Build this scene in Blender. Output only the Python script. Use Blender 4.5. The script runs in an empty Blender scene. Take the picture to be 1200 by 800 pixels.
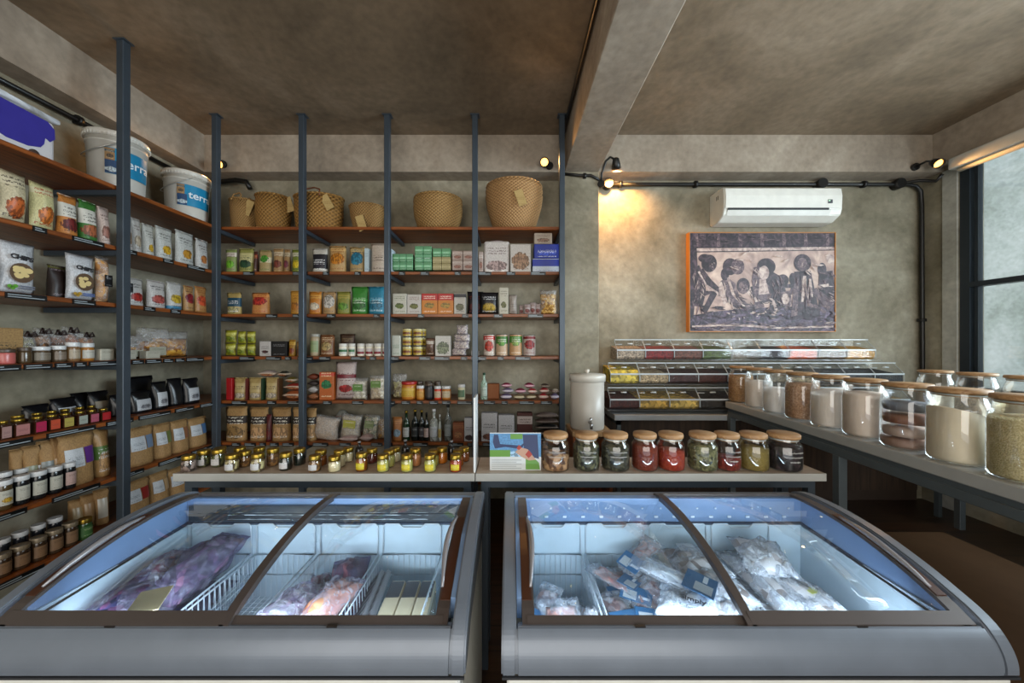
import bpy, bmesh, math, random
from mathutils import Vector, Matrix, noise as mnoise
R = random.Random(7)
PI = math.pi
S = bpy.context.scene
COL = S.collection
# ------------------------------------------------------------------ camera
F, CX, CY, H = 400.0, 598.0, 404.0, 1.38
cd = bpy.data.cameras.new('camera'); cam = bpy.data.objects.new('camera', cd); COL.objects.link(cam)
cam.location = (0, 0, H); cam.rotation_euler = (PI/2, 0, 0)
cd.sensor_width = 36; cd.lens = F/1200*36; cd.shift_x = 2/1200; cd.shift_y = 4/1200
cd.clip_start = 0.03; cd.clip_end = 100
S.camera = cam
S.view_settings.view_transform = 'Standard'
try: S.view_settings.look = 'None'
except Exception: pass
S.view_settings.gamma = 1; S.view_settings.use_curve_mapping = False
S.view_settings.exposure = 0.0
# ------------------------------------------------------------------ sky and daylight
W = bpy.data.worlds.new('world'); S.world = W; W.use_nodes = True
bg = W.node_tree.nodes['Background']
bg.inputs[0].default_value = (0.86, 0.93, 1.0, 1); bg.inputs[1].default_value = 1.6
def area(name, loc, rot, sx, sy, power, col, spread=180):
    l = bpy.data.lights.new(name, 'AREA'); l.shape = 'RECTANGLE'; l.size = sx; l.size_y = sy
    l.energy = power; l.color = col; l.spread = math.radians(spread)
    o = bpy.data.objects.new(name, l); COL.objects.link(o); o.location = loc; o.rotation_euler = rot
    return o
# daylight entering by the shop front behind the camera and by the side window (both outside the openings)
area('daylight_shopfront', (-0.2, -2.75, 1.55), (PI/2, 0, 0), 4.6, 2.3, 112, (1.0, 0.91, 0.78))
area('daylight_window', (4.02, 0.6, 1.95), (0, PI/2, 0), 1.5, 2.6, 310, (0.80, 0.90, 1.0))
# ------------------------------------------------------------------ helpers: colour, materials
def hx(s, k=1.0):
    v = [int(s[i:i+2], 16)/255 for i in (0, 2, 4)]
    return tuple([(c/12.92 if c <= .04045 else ((c+.055)/1.055)**2.4)*k for c in v] + [1])
MC = {}
def newmat(name):
    m = bpy.data.materials.new(name); m.use_nodes = True
    nt = m.node_tree
    return m, nt, nt.nodes['Principled BSDF']
def flat(col, rough=.5, metal=0, name='flat', emis=0, bump=0, spec=.5):
    k = ('flat', col, rough, metal, emis, bump, spec)
    if k in MC: return MC[k]
    m, nt, b = newmat(name + '_' + col)
    n = nt.nodes.new('ShaderNodeTexNoise'); n.inputs['Scale'].default_value = 14; n.inputs['Detail'].default_value = 3
    tc = nt.nodes.new('ShaderNodeTexCoord'); nt.links.new(tc.outputs['Object'], n.inputs['Vector'])
    mx = nt.nodes.new('ShaderNodeMix'); mx.data_type = 'RGBA'
    mx.inputs[6].default_value = hx(col, .86); mx.inputs[7].default_value = hx(col, 1.1)
    nt.links.new(n.outputs[0], mx.inputs[0]); nt.links.new(mx.outputs[2], b.inputs['Base Color'])
    b.inputs['Roughness'].default_value = rough; b.inputs['Metallic'].default_value = metal
    b.inputs['Specular IOR Level'].default_value = spec
    if emis:
        b.inputs['Emission Color'].default_value = hx(col); b.inputs['Emission Strength'].default_value = emis
    if bump:
        bp = nt.nodes.new('ShaderNodeBump'); bp.inputs['Strength'].default_value = bump; bp.inputs['Distance'].default_value = .01
        n2 = nt.nodes.new('ShaderNodeTexNoise'); n2.inputs['Scale'].default_value = 60
        nt.links.new(tc.outputs['Object'], n2.inputs['Vector'])
        nt.links.new(n2.outputs[0], bp.inputs['Height']); nt.links.new(bp.outputs[0], b.inputs['Normal'])
    MC[k] = m; return m
def ramp(nt, fac, stops):
    r = nt.nodes.new('ShaderNodeValToRGB')
    while len(r.color_ramp.elements) < len(stops): r.color_ramp.elements.new(.5)
    for e, (p, c) in zip(r.color_ramp.elements, stops): e.position = p; e.color = c
    nt.links.new(fac, r.inputs[0]); return r.outputs[0]
def concrete(name, a, b_, c, rough=.75):
    m, nt, b = newmat(name)
    tc = nt.nodes.new('ShaderNodeTexCoord')
    n = nt.nodes.new('ShaderNodeTexNoise'); n.inputs['Scale'].default_value = 1.3; n.inputs['Detail'].default_value = 9; n.inputs['Roughness'].default_value = .62; n.inputs['Distortion'].default_value = .5
    n2 = nt.nodes.new('ShaderNodeTexNoise'); n2.inputs['Scale'].default_value = 22; n2.inputs['Detail'].default_value = 6
    nt.links.new(tc.outputs['Object'], n.inputs['Vector']); nt.links.new(tc.outputs['Object'], n2.inputs['Vector'])
    col = ramp(nt, n.outputs[0], [(.3, hx(a)), (.5, hx(b_)), (.72, hx(c))])
    mx = nt.nodes.new('ShaderNodeMix'); mx.data_type = 'RGBA'; mx.blend_type = 'OVERLAY'; mx.inputs[0].default_value = .35
    nt.links.new(col, mx.inputs[6]); nt.links.new(n2.outputs[0], mx.inputs[7]); nt.links.new(mx.outputs[2], b.inputs['Base Color'])
    bp = nt.nodes.new('ShaderNodeBump'); bp.inputs['Strength'].default_value = .35; bp.inputs['Distance'].default_value = .006
    nt.links.new(n2.outputs[0], bp.inputs['Height']); nt.links.new(bp.outputs[0], b.inputs['Normal'])
    b.inputs['Roughness'].default_value = rough
    return m
def wood(name, a, c, axis='X', rough=.45, scale=3, planks=0):
    m, nt, b = newmat(name)
    tc = nt.nodes.new('ShaderNodeTexCoord'); mp = nt.nodes.new('ShaderNodeMapping')
    sc = {'X': (1, 16, 16), 'Y': (16, 1, 16), 'Z': (16, 16, 1)}[axis]
    mp.inputs['Scale'].default_value = sc
    n = nt.nodes.new('ShaderNodeTexNoise'); n.inputs['Scale'].default_value = scale; n.inputs['Detail'].default_value = 5; n.inputs['Distortion'].default_value = .8
    nt.links.new(tc.outputs['Object'], mp.inputs[0]); nt.links.new(mp.outputs[0], n.inputs['Vector'])
    col = ramp(nt, n.outputs[0], [(.3, hx(a)), (.7, hx(c))])
    if planks:
        br = nt.nodes.new('ShaderNodeTexBrick'); br.inputs['Scale'].default_value = 1; br.inputs['Brick Width'].default_value = 1.6
        br.inputs['Row Height'].default_value = planks; br.inputs['Mortar Size'].default_value = .004
        br.inputs['Color1'].default_value = (1, 1, 1, 1); br.inputs['Color2'].default_value = (.7, .7, .7, 1); br.inputs['Mortar'].default_value = (.15, .15, .15, 1)
        nt.links.new(tc.outputs['Object'], br.inputs['Vector'])
        mx = nt.nodes.new('ShaderNodeMix'); mx.data_type = 'RGBA'; mx.blend_type = 'MULTIPLY'; mx.inputs[0].default_value = 1
        nt.links.new(col, mx.inputs[6]); nt.links.new(br.outputs[0], mx.inputs[7]); col = mx.outputs[2]
    nt.links.new(col, b.inputs['Base Color'])
    bp = nt.nodes.new('ShaderNodeBump'); bp.inputs['Strength'].default_value = .25; bp.inputs['Distance'].default_value = .002
    nt.links.new(n.outputs[0], bp.inputs['Height']); nt.links.new(bp.outputs[0], b.inputs['Normal'])
    b.inputs['Roughness'].default_value = rough
    return m
def glassy(name, tint=(.96, .975, .98), refl=.12, rough=.03, dirt=0.0, fres=.35, mul=.6):
    m = bpy.data.materials.new(name); m.use_nodes = True; nt = m.node_tree; nt.nodes.clear()
    out = nt.nodes.new('ShaderNodeOutputMaterial'); tr = nt.nodes.new('ShaderNodeBsdfTransparent'); gl = nt.nodes.new('ShaderNodeBsdfGlossy')
    tr.inputs[0].default_value = (*tint, 1); gl.inputs[0].default_value = (1, 1, 1, 1); gl.inputs['Roughness'].default_value = rough
    lw = nt.nodes.new('ShaderNodeLayerWeight'); lw.inputs[0].default_value = fres
    ad = nt.nodes.new('ShaderNodeMath'); ad.operation = 'MULTIPLY_ADD'; ad.inputs[1].default_value = mul; ad.inputs[2].default_value = refl*.4; ad.use_clamp = True
    nt.links.new(lw.outputs['Fresnel'], ad.inputs[0])
    mx = nt.nodes.new('ShaderNodeMixShader'); nt.links.new(ad.outputs[0], mx.inputs[0]); nt.links.new(tr.outputs[0], mx.inputs[1]); nt.links.new(gl.outputs[0], mx.inputs[2])
    last = mx.outputs[0]
    if dirt:
        df = nt.nodes.new('ShaderNodeBsdfDiffuse'); df.inputs[0].default_value = (.8, .84, .9, 1)
        m2 = nt.nodes.new('ShaderNodeMixShader'); m2.inputs[0].default_value = dirt
        nt.links.new(last, m2.inputs[1]); nt.links.new(df.outputs[0], m2.inputs[2]); last = m2.outputs[0]
    nt.links.new(last, out.inputs[0]); return m
def filmy(name, tint, body, amount, rough=.12, wr=30):
    """crinkled clear plastic film: part see-through, part glossy"""
    k = ('film', name)
    if k in MC: return MC[k]
    m = bpy.data.materials.new(name); m.use_nodes = True; nt = m.node_tree; nt.nodes.clear()
    out = nt.nodes.new('ShaderNodeOutputMaterial'); tr = nt.nodes.new('ShaderNodeBsdfTransparent'); tr.inputs[0].default_value = (*tint, 1)
    pb = nt.nodes.new('ShaderNodeBsdfPrincipled'); pb.inputs['Roughness'].default_value = rough; pb.inputs['Base Color'].default_value = body
    pb.inputs['Specular IOR Level'].default_value = 1.0
    tc = nt.nodes.new('ShaderNodeTexCoord'); n = nt.nodes.new('ShaderNodeTexNoise'); n.inputs['Scale'].default_value = wr; n.inputs['Detail'].default_value = 4; n.inputs['Distortion'].default_value = 2
    nt.links.new(tc.outputs['Object'], n.inputs['Vector'])
    bp = nt.nodes.new('ShaderNodeBump'); bp.inputs['Strength'].default_value = .9; bp.inputs['Distance'].default_value = .012
    nt.links.new(n.outputs[0], bp.inputs['Height']); nt.links.new(bp.outputs[0], pb.inputs['Normal'])
    r = nt.nodes.new('ShaderNodeMapRange'); r.inputs[1].default_value = .42; r.inputs[2].default_value = .66; r.inputs[3].default_value = amount*.5; r.inputs[4].default_value = min(1, amount*1.5)
    nt.links.new(n.outputs[0], r.inputs[0])
    mx = nt.nodes.new('ShaderNodeMixShader'); nt.links.new(r.outputs[0], mx.inputs[0]); nt.links.new(tr.outputs[0], mx.inputs[1]); nt.links.new(pb.outputs[0], mx.inputs[2])
    nt.links.new(mx.outputs[0], out.inputs[0]); MC[k] = m; return m
def grainy(a, b_, c=None, scale=120, rough=.8, bump=.6):
    k = ('grain', a, b_, c, scale)
    if k in MC: return MC[k]
    m, nt, b = newmat('grains_' + a)
    tc = nt.nodes.new('ShaderNodeTexCoord'); v = nt.nodes.new('ShaderNodeTexVoronoi'); v.inputs['Scale'].default_value = scale
    nt.links.new(tc.outputs['Object'], v.inputs['Vector'])
    sp = nt.nodes.new('ShaderNodeSeparateColor'); nt.links.new(v.outputs['Color'], sp.inputs[0])
    st = [(.1, hx(a)), (.9, hx(b_))] if not c else [(.1, hx(a)), (.55, hx(b_)), (.95, hx(c))]
    nt.links.new(ramp(nt, sp.outputs[0], st), b.inputs['Base Color'])
    bp = nt.nodes.new('ShaderNodeBump'); bp.inputs['Strength'].default_value = bump; bp.inputs['Distance'].default_value = .004; bp.invert = True
    nt.links.new(v.outputs['Distance'], bp.inputs['Height']); nt.links.new(bp.outputs[0], b.inputs['Normal'])
    b.inputs['Roughness'].default_value = rough; MC[k] = m; return m
def pm(bgc, band=None, ink='333333', blob=None, bv=(.76, .09), bl=(.34, .17, .36), rough=.45, lines=True):
    """printed packaging: ground colour, a band, rows of small marks, a picture patch (generated coordinates of the pack)"""
    k = ('pm', bgc, band, ink, blob, bv, bl, rough, lines)
    if k in MC: return MC[k]
    m, nt, b = newmat('print_' + bgc); N = nt.nodes.new; L = nt.links.new
    tc = N('ShaderNodeTexCoord'); sp = N('ShaderNodeSeparateXYZ'); L(tc.outputs['Generated'], sp.inputs[0])
    u, v = sp.outputs[0], sp.outputs[2]
    def mth(op, a, b2=None, c=None):
        n = N('ShaderNodeMath'); n.operation = op
        for i, x in enumerate((a, b2, c)):
            if x is None: continue
            if isinstance(x, (int, float)): n.inputs[i].default_value = x
            else: L(x, n.inputs[i])
        return n.outputs[0]
    def mixc(f, a, c):
        n = N('ShaderNodeMix'); n.data_type = 'RGBA'
        L(f, n.inputs[0])
        if isinstance(a, tuple): n.inputs[6].default_value = a
        else: L(a, n.inputs[6])
        if isinstance(c, tuple): n.inputs[7].default_value = c
        else: L(c, n.inputs[7])
        return n.outputs[2]
    nz = N('ShaderNodeTexNoise'); nz.inputs['Scale'].default_value = 9; nz.inputs['Detail'].default_value = 3; L(tc.outputs['Generated'], nz.inputs['Vector'])
    nn = mth('SUBTRACT', nz.outputs[0], .5)
    n3 = N('ShaderNodeTexNoise'); n3.inputs['Scale'].default_value = 26; n3.inputs['Detail'].default_value = 4; L(tc.outputs['Generated'], n3.inputs['Vector'])
    col = mixc(ramp(nt, n3.outputs[0], [(.38, (0, 0, 0, 1)), (.62, (1, 1, 1, 1))]), hx(bgc, .62), hx(bgc, .88))
    if band: col = mixc(mth('COMPARE', v, bv[0], bv[1]), col, hx(band, .78))
    if blob:
        du = mth('DIVIDE', mth('SUBTRACT', u, .5), bl[2]); dv = mth('DIVIDE', mth('SUBTRACT', v, bl[0]), bl[1])
        d = mth('ADD', mth('ADD', mth('MULTIPLY', du, du), mth('MULTIPLY', dv, dv)), mth('MULTIPLY', nn, 1.6))
        bc = mixc(mth('GREATER_THAN', nz.outputs[0], .5), hx(blob, .42), hx(blob, .95))
        col = mixc(mth('LESS_THAN', d, 1.0), col, bc)
    if lines:
        mp = N('ShaderNodeMapping'); mp.inputs['Scale'].default_value = (9, 1, 14); L(tc.outputs['Generated'], mp.inputs[0])
        n2 = N('ShaderNodeTexNoise'); n2.inputs['Scale'].default_value = 2.2; n2.inputs['Detail'].default_value = 1; L(mp.outputs[0], n2.inputs['Vector'])
        g = mth('GREATER_THAN', n2.outputs[0], .50)
        row = mth('COMPARE', mth('FRACT', mth('MULTIPLY', v, 11)), .5, .27)
        reg = mth('ADD', mth('COMPARE', v, bv[0]-.02, .1), mth('COMPARE', v, .12, .05))
        side = mth('COMPARE', u, .5, .36)
        f = mth('MULTIPLY', mth('MULTIPLY', g, row), mth('MULTIPLY', reg, side))
        col = mixc(mth('MINIMUM', f, .85), col, hx(ink))
    L(col, b.inputs['Base Color']); b.inputs['Roughness'].default_value = rough
    MC[k] = m; return m
# ------------------------------------------------------------------ helpers: meshes
def B(): return bmesh.new()
def box(bm, x0, x1, y0, y1, z0, z1, bev=0, mi=0, seg=1):
    t = bmesh.new() if bev else bm
    vs = [t.verts.new(p) for p in ((x0,y0,z0),(x1,y0,z0),(x1,y1,z0),(x0,y1,z0),(x0,y0,z1),(x1,y0,z1),(x1,y1,z1),(x0,y1,z1))]
    fs = [t.faces.new([vs[i] for i in f]) for f in ((0,3,2,1),(4,5,6,7),(0,1,5,4),(1,2,6,5),(2,3,7,6),(3,0,4,7))]
    for f in fs: f.material_index = mi
    if bev:
        bmesh.ops.bevel(t, geom=t.edges[:], offset=bev, segments=seg, affect='EDGES', profile=.6)
        for f in t.faces: f.material_index = mi
        merge(bm, t)
    return bm
def merge(bm, t, M=None):
    mp = {}
    for v in t.verts: mp[v] = bm.verts.new(M @ v.co if M else v.co)
    for f in t.faces:
        try:
            n = bm.faces.new([mp[v] for v in f.verts]); n.material_index = f.material_index; n.smooth = f.smooth
        except ValueError: pass
    t.free()
def lathe(bm, prof, seg=20, c=(0, 0), mi=0, sx=1, sy=1, a0=0, a1=2*PI, caps=True):
    full = abs(a1-a0-2*PI) < 1e-4; n = seg if full else seg+1; rings = []
    for r, z in prof:
        if r < 1e-5 and full: rings.append([bm.verts.new((c[0], c[1], z))]); continue
        rings.append([bm.verts.new((c[0]+sx*r*math.cos(a0+(a1-a0)*i/seg), c[1]+sy*r*math.sin(a0+(a1-a0)*i/seg), z)) for i in range(n)])
    for A, Bq in zip(rings, rings[1:]):
        for i in range(seg):
            j = (i+1) % n
            if len(A) == 1 and len(Bq) == 1: continue
            if len(A) == 1: f = [A[0], Bq[j], Bq[i]]
            elif len(Bq) == 1: f = [A[i], A[j], Bq[0]]
            else: f = [A[i], A[j], Bq[j], Bq[i]]
            fc = bm.faces.new(f); fc.material_index = mi; fc.smooth = True
    if full and caps:
        for rg, flip in ((rings[0], True), (rings[-1], False)):
            if len(rg) > 1:
                fc = bm.faces.new(rg[::-1] if flip else rg); fc.material_index = mi
    return bm
def tube(bm, pts, r, seg=8, mi=0, closed=False):
    pts = [Vector(p) for p in pts]; n = len(pts); rings = []
    up = Vector((0, 0, 1)); prev = None
    for i, p in enumerate(pts):
        if closed: d = pts[(i+1) % n]-pts[i-1]
        else: d = pts[min(i+1, n-1)]-pts[max(i-1, 0)]
        d.normalize()
        if prev is None:
            a = d.cross(up) if abs(d.dot(up)) < .95 else d.cross(Vector((1, 0, 0)))
        else: a = prev - d*prev.dot(d)
        a.normalize(); prev = a; b2 = d.cross(a)
        rr = r[i] if isinstance(r, (list, tuple)) else r
        rings.append([bm.verts.new(p+rr*(math.cos(2*PI*k/seg)*a+math.sin(2*PI*k/seg)*b2)) for k in range(seg)])
    m = n if closed else n-1
    for i in range(m):
        A, C2 = rings[i], rings[(i+1) % n]
        for k in range(seg):
            f = bm.faces.new([A[k], A[(k+1) % seg], C2[(k+1) % seg], C2[k]]); f.smooth = seg > 4; f.material_index = mi
    if not closed:
        f = bm.faces.new(rings[0][::-1]); f.material_index = mi
        f = bm.faces.new(rings[-1]); f.material_index = mi
    return bm
def prism(bm, poly, a0, a1, ax='X', mi=0):
    """polygon extruded along ax; poly is 2D in the other two axes (in order)"""
    def P(p, a): return {'X': (a, p[0], p[1]), 'Y': (p[0], a, p[1]), 'Z': (p[0], p[1], a)}[ax]
    A = [bm.verts.new(P(p, a0)) for p in poly]; C2 = [bm.verts.new(P(p, a1)) for p in poly]; n = len(poly)
    fs = [bm.faces.new(A), bm.faces.new(C2[::-1])]
    for i in range(n): fs.append(bm.faces.new([A[i], C2[i], C2[(i+1) % n], A[(i+1) % n]]))
    for f in fs: f.material_index = mi
    bmesh.ops.recalc_face_normals(bm, faces=fs)
    return bm
def mk(name, bm, mats, parent=None, smooth=False, loc=None, rz=0):
    me = bpy.data.meshes.new(name); 
    if smooth:
        for f in bm.faces: f.smooth = True
    bm.to_mesh(me); bm.free()
    if not isinstance(mats, (list, tuple)): mats = [mats]
    for m in mats: me.materials.append(m)
    o = bpy.data.objects.new(name, me); COL.objects.link(o)
    if parent: o.parent = parent
    if loc is not None: o.location = loc
    if rz: o.rotation_euler.z = rz
    return o
LBL = {}
def tag(o, label, cat, group=None, kind=None):
    LBL.setdefault(label, []).append(o.name)
    o['label'] = label; o['category'] = cat
    if group: o['group'] = group
    if kind: o['kind'] = kind
    return o
def E(name, label, cat, loc=(0, 0, 0), rz=0, group=None, rx=0, ry=0):
    o = bpy.data.objects.new(name, None); COL.objects.link(o); o.empty_display_size = .05
    o.location = loc; o.rotation_euler = (rx, ry, rz)
    return tag(o, label, cat, group)
def struct(name, bm, m):
    o = mk(name, bm, m); o['kind'] = 'structure'; return o
def BX(px, Y): return (px-CX)/F*Y
def BZ(py, Y): return H-(py-CY)/F*Y
def LY(px, X): return X*F/(px-CX)
def text(name, s, size, mat, parent, loc, rot=(PI/2, 0, 0), ext=.0006, bold=0):
    cu = bpy.data.curves.new(name, 'FONT'); cu.body = s; cu.size = size; cu.extrude = ext; cu.align_x = 'CENTER'; cu.align_y = 'CENTER'; cu.offset = bold
    o = bpy.data.objects.new('t', cu); COL.objects.link(o)
    dg = bpy.context.evaluated_depsgraph_get(); me = bpy.data.meshes.new_from_object(o.evaluated_get(dg))
    bpy.data.objects.remove(o); me.materials.clear(); me.materials.append(mat)
    q = bpy.data.objects.new(name, me); COL.objects.link(q); q.parent = parent; q.location = loc; q.rotation_euler = rot
    return q
# ------------------------------------------------------------------ shared materials
M_wall = concrete('wall_concrete', '655e4b', '8a8370', 'aca694')
M_ceil = concrete('ceiling_concrete', '5f5241', '7d6c57', '968570')
M_beam = concrete('beam_concrete', '7a6e60', '988b7b', 'b0a494')
M_floor = wood('floor_timber', '2a1a10', '46301f', 'X', .35, 2, .14)
M_boardX = wood('shelf_wood_x', '4f260e', '985220', 'X', .38)
M_boardY = wood('shelf_wood_y', '4f260e', '985220', 'Y', .38)
M_steel = flat('48525c', .4, .5, 'painted_steel')
M_tsteel = flat('5d676c', .42, .35, 'table_steel')
M_black = flat('141312', .4, .1, 'black')
M_white = flat('d9d8d2', .45, 0, 'white')
M_glass = glassy('jar_glass')
M_acryl = glassy('acrylic', (.965, .975, .975), .10, .06, .015, .3, .14)
M_pane = glassy('window_glass', (.93, .96, .96), .1)
M_lidwood = wood('lid_wood', '8a6540', 'b48f64', 'X', .5, 6)
M_counter = wood('counter_laminate', '9c8976', 'b8a898', 'X', .4, 2)
M_edge = flat('a9aaa6', .4, 0, 'edge')
M_gold = flat('a08434', .3, .9, 'gold')
# ------------------------------------------------------------------ setting
CZ, BZB = 3.17, 2.855     # ceiling, underside of the beams
bm = B(); box(bm, -3.0, 4.0, -2.9, 3.3, -.1, 0); struct('floor', bm, M_floor)
bm = B(); box(bm, -3.0, 4.0, -2.9, 3.3, CZ, CZ+.12); struct('ceiling', bm, M_ceil)
bm = B(); box(bm, -3.0, 4.0, 3.07, 3.3, 0, CZ); struct('wall_back', bm, M_wall)
bm = B(); box(bm, -3.0, -2.76, -2.9, 3.07, 0, CZ); struct('wall_left', bm, M_wall)
bm = B()
box(bm, 3.70, 3.9, 2.81, 3.07, 0, CZ); box(bm, 3.70, 3.9, -2.9, 2.81, 0, .98); box(bm, 3.70, 3.9, -2.9, 2.81, 2.90, CZ); box(bm, 3.70, 3.9, -2.9, -.9, .98, 2.90)
struct('wall_right', bm, M_wall)
bm = B(); box(bm, -3, -2.6, -2.65, -2.45, 0, CZ); box(bm, 2.4, 3.7, -2.65, -2.45, 0, CZ); box(bm, -2.6, 2.4, -2.65, -2.45, 2.75, CZ); struct('wall_front', bm, M_wall)
bm = B(); box(bm, -2.76, 3.70, 2.91, 3.07, BZB, CZ); struct('beam_back', bm, M_beam)
bm = B(); box(bm, -2.76, -2.61, -2.45, 2.91, BZB, CZ); struct('beam_left', bm, M_beam)
bm = B(); box(bm, 3.60, 3.70, -2.45, 2.91, 2.90, CZ); struct('beam_right', bm, M_beam)
bm = B(); box(bm, .46, .755, -2.45, 2.91, BZB, CZ, .006); struct('beam_middle', bm, M_beam)
bm = B(); box(bm, .46, .755, 2.91, 3.07, 0, BZB, .004); struct('pillar_middle', bm, M_wall)
bm = B(); box(bm, 3.685, 3.70, 2.815, 2.915, 0, 2.855, .003); struct('trim_2', bm, concrete('pale_concrete', '8f8f86', 'aaaaa2', 'bdbdb6'))
bm = B(); box(bm, .76, 3.62, 3.035, 3.07, .09, .80); struct('trim_1', bm, wood('plank_panel', '2a2019', '4c3a2c', 'Z', .6, 2))
bm = B(); box(bm, .76, 3.62, 3.04, 3.07, 0, .09); struct('baseboard_back', bm, flat('3a2d24', .6))
# window in the right wall
M_frame = flat('2c343c', .4, .4, 'window_steel')
wr = bpy.data.objects.new('window_1', None); COL.objects.link(wr); wr['kind'] = 'structure'; wr.location = (3.70, 1, .98)
def wpart(name, bm, m): o = mk(name, bm, m, wr); o.matrix_parent_inverse = Matrix.Translation((-3.70, -1, -.98)); return o
bm = B()
for y in (2.75, .86, -.9): box(bm, 3.70, 3.78, y, y+.06, .98, 2.90)
for z in (.98, 2.84): box(bm, 3.70, 3.78, -.84, 2.75, z, z+.06)
box(bm, 3.70, 3.78, -.84, 2.75, 1.845, 1.885)
for y in (2.715, .92): box(bm, 3.72, 3.76, y, y+.02, 1.04, 2.84)
wpart('window_frame', bm, M_frame)
bm = B(); box(bm, 3.745, 3.751, -.84, 2.75, 1.04, 2.84); wpart('pane', bm, M_pane)
bm = B(); box(bm, 3.66, 3.78, -.9, 2.81, .94, .98, .004); wpart('window_sill', bm, flat('8c8c84', .5))
r = E('roller_blind', 'rolled up pale grey blind in its casing above the side window', 'blind', (3.62, 1, 2.80))
bm = B(); box(bm, -.06, .03, -1.9, 1.78, .0, .09, .012, seg=2); mk('casing', bm, flat('b4b5b0', .45), r)
bm = B(); tube(bm, [(-.015, -1.85, -.012), (-.015, 1.74, -.012)], .022, 12); mk('roll', bm, flat('cfd0cb', .6), r)
bm = B(); box(bm, -.05, .02, 1.30, 1.37, -.035, .005, .006); mk('bracket', bm, M_white, r)
# outside the window
def plain(name, x0, x1, y0, y1, z0, z1, m, label, cat, bev=.01):
    bm = B(); cx, cy = (x0+x1)/2, (y0+y1)/2; box(bm, x0-cx, x1-cx, y0-cy, y1-cy, 0, z1-z0, bev)
    return tag(mk(name, bm, m, loc=(cx, cy, z0)), label, cat)
o = plain('garden_wall', 7.2, 7.5, -4, 16, -.3, 5.2, concrete('outer_plaster', '8f978c', 'bcc0ba', 'dcdcd8'), 'pale plastered wall seen outside through the side window', 'wall')
bm = B(); box(bm, 4.0, 30, -10, 30, -.35, -.3); struct('ground', bm, concrete('paving', '6b6e60', '82867a', '989c90'))
# ------------------------------------------------------------------ wall shelving
SZ = [2.315, 1.96, 1.625, 1.29, .94, .61, .30]
ORD = ['top', 'second', 'third', 'fourth', 'fifth', 'sixth', 'lowest']
M_tag = flat('0e0f10', .35); M_tagw = flat('9aa3a8', .4)
SPLIT = [False]*7
for i, z in enumerate(SZ):
    r = E('shelf_board', f'reddish wooden shelf board, {ORD[i]} one along the back wall', 'shelf', (-.93, 2.70, z), 0, 'shelf boards of the wall shelving')
    bm = B(); box(bm, -1.36, 1.35, 0, .365, -.024, 0, .003); mk('board', bm, M_boardX, r)
    if 1 <= i:
        x = -1.30
        while x < 1.3:
            wd = R.choice((.05, .07, .09, .12)); x += R.choice((.03, .05, .09, .16) if i > 2 else (.12, .2, .3))
            if x+wd > 1.30: break
            bm = B(); box(bm, x, x+wd, -.006, -.001, -.030, -.002); box(bm, x+.006, x+wd*.6, -.0075, -.006, -.013, -.009, mi=1); box(bm, x+.006, x+wd-.01, -.0075, -.006, -.023, -.019, mi=1)
            mk('price_tag', bm, [M_tag, M_tagw], r); x += wd
    r = E('shelf_board', f'reddish wooden shelf board, {ORD[i]} one along the left wall', 'shelf', (-2.30, 1.3, z), 0, 'shelf boards of the wall shelving')
    bm = B(); box(bm, -.455, -.012, -.25, 1.765, -.024, 0, .003); mk('board', bm, M_boardY, r)
    if 1 <= i:
        y = .1
        while y < 1.35:
            wd = R.choice((.05, .07, .10, .14)) if i < 4 else R.choice((.14, .2)); y += (R.choice((.03, .05, .09)) if i != 3 else .01) if i > 2 else R.choice((.1, .16, .25))
            if y+wd > 1.40: break
            bm = B(); box(bm, -.011, -.006, y, y+wd, -.030, -.002); box(bm, -.006, -.0045, y+.006, y+wd*.6, -.013, -.009, mi=1); box(bm, -.006, -.0045, y+.006, y+wd-.01, -.023, -.019, mi=1)
            mk('price_tag', bm, [M_tag, M_tagw], r); y += wd
def post(x, y, lab, back, left):
    r = E('shelving_post', lab, 'post', (x, y, 0), 0, 'steel posts of the wall shelving')
    bm = B(); box(bm, -.021, .021, -.021, .021, 0, CZ-.006, .003); mk('upright', bm, M_steel, r)
    bm = B(); box(bm, -.035, .035, -.03, .03, CZ-.008, CZ-.001, .002); mk('ceiling_plate', bm, M_steel, r)
    for z in SZ:
        if back:
            bm = B(); box(bm, -.015, .015, .02, .385, z-.056, z-.026, .002); mk('bracket', bm, M_steel, r)
        if left:
            bm = B(); box(bm, -.455, -.02, -.015, .015, z-.056, z-.026, .002); mk('bracket', bm, M_steel, r)
post(-2.295, 2.664, 'dark steel corner post where left and back shelving meet', True, False)
post(-1.621, 2.664, 'dark steel post between the first and second bay of the back shelving', True, False)
post(-.958, 2.664, 'dark steel post between the second and third bay of the back shelving', True, False)
post(-.275, 2.664, 'dark steel post between the third and fourth bay of the back shelving', True, False)
post(.402, 2.664, 'dark steel post at right end of the back shelving, beside the pillar', True, False)
post(-2.281, 2.013, 'dark steel post standing between the two bays of the left wall shelving', False, True)
post(-2.281, 1.16, 'dark steel post at the near end of the left wall shelving', False, True)
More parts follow.
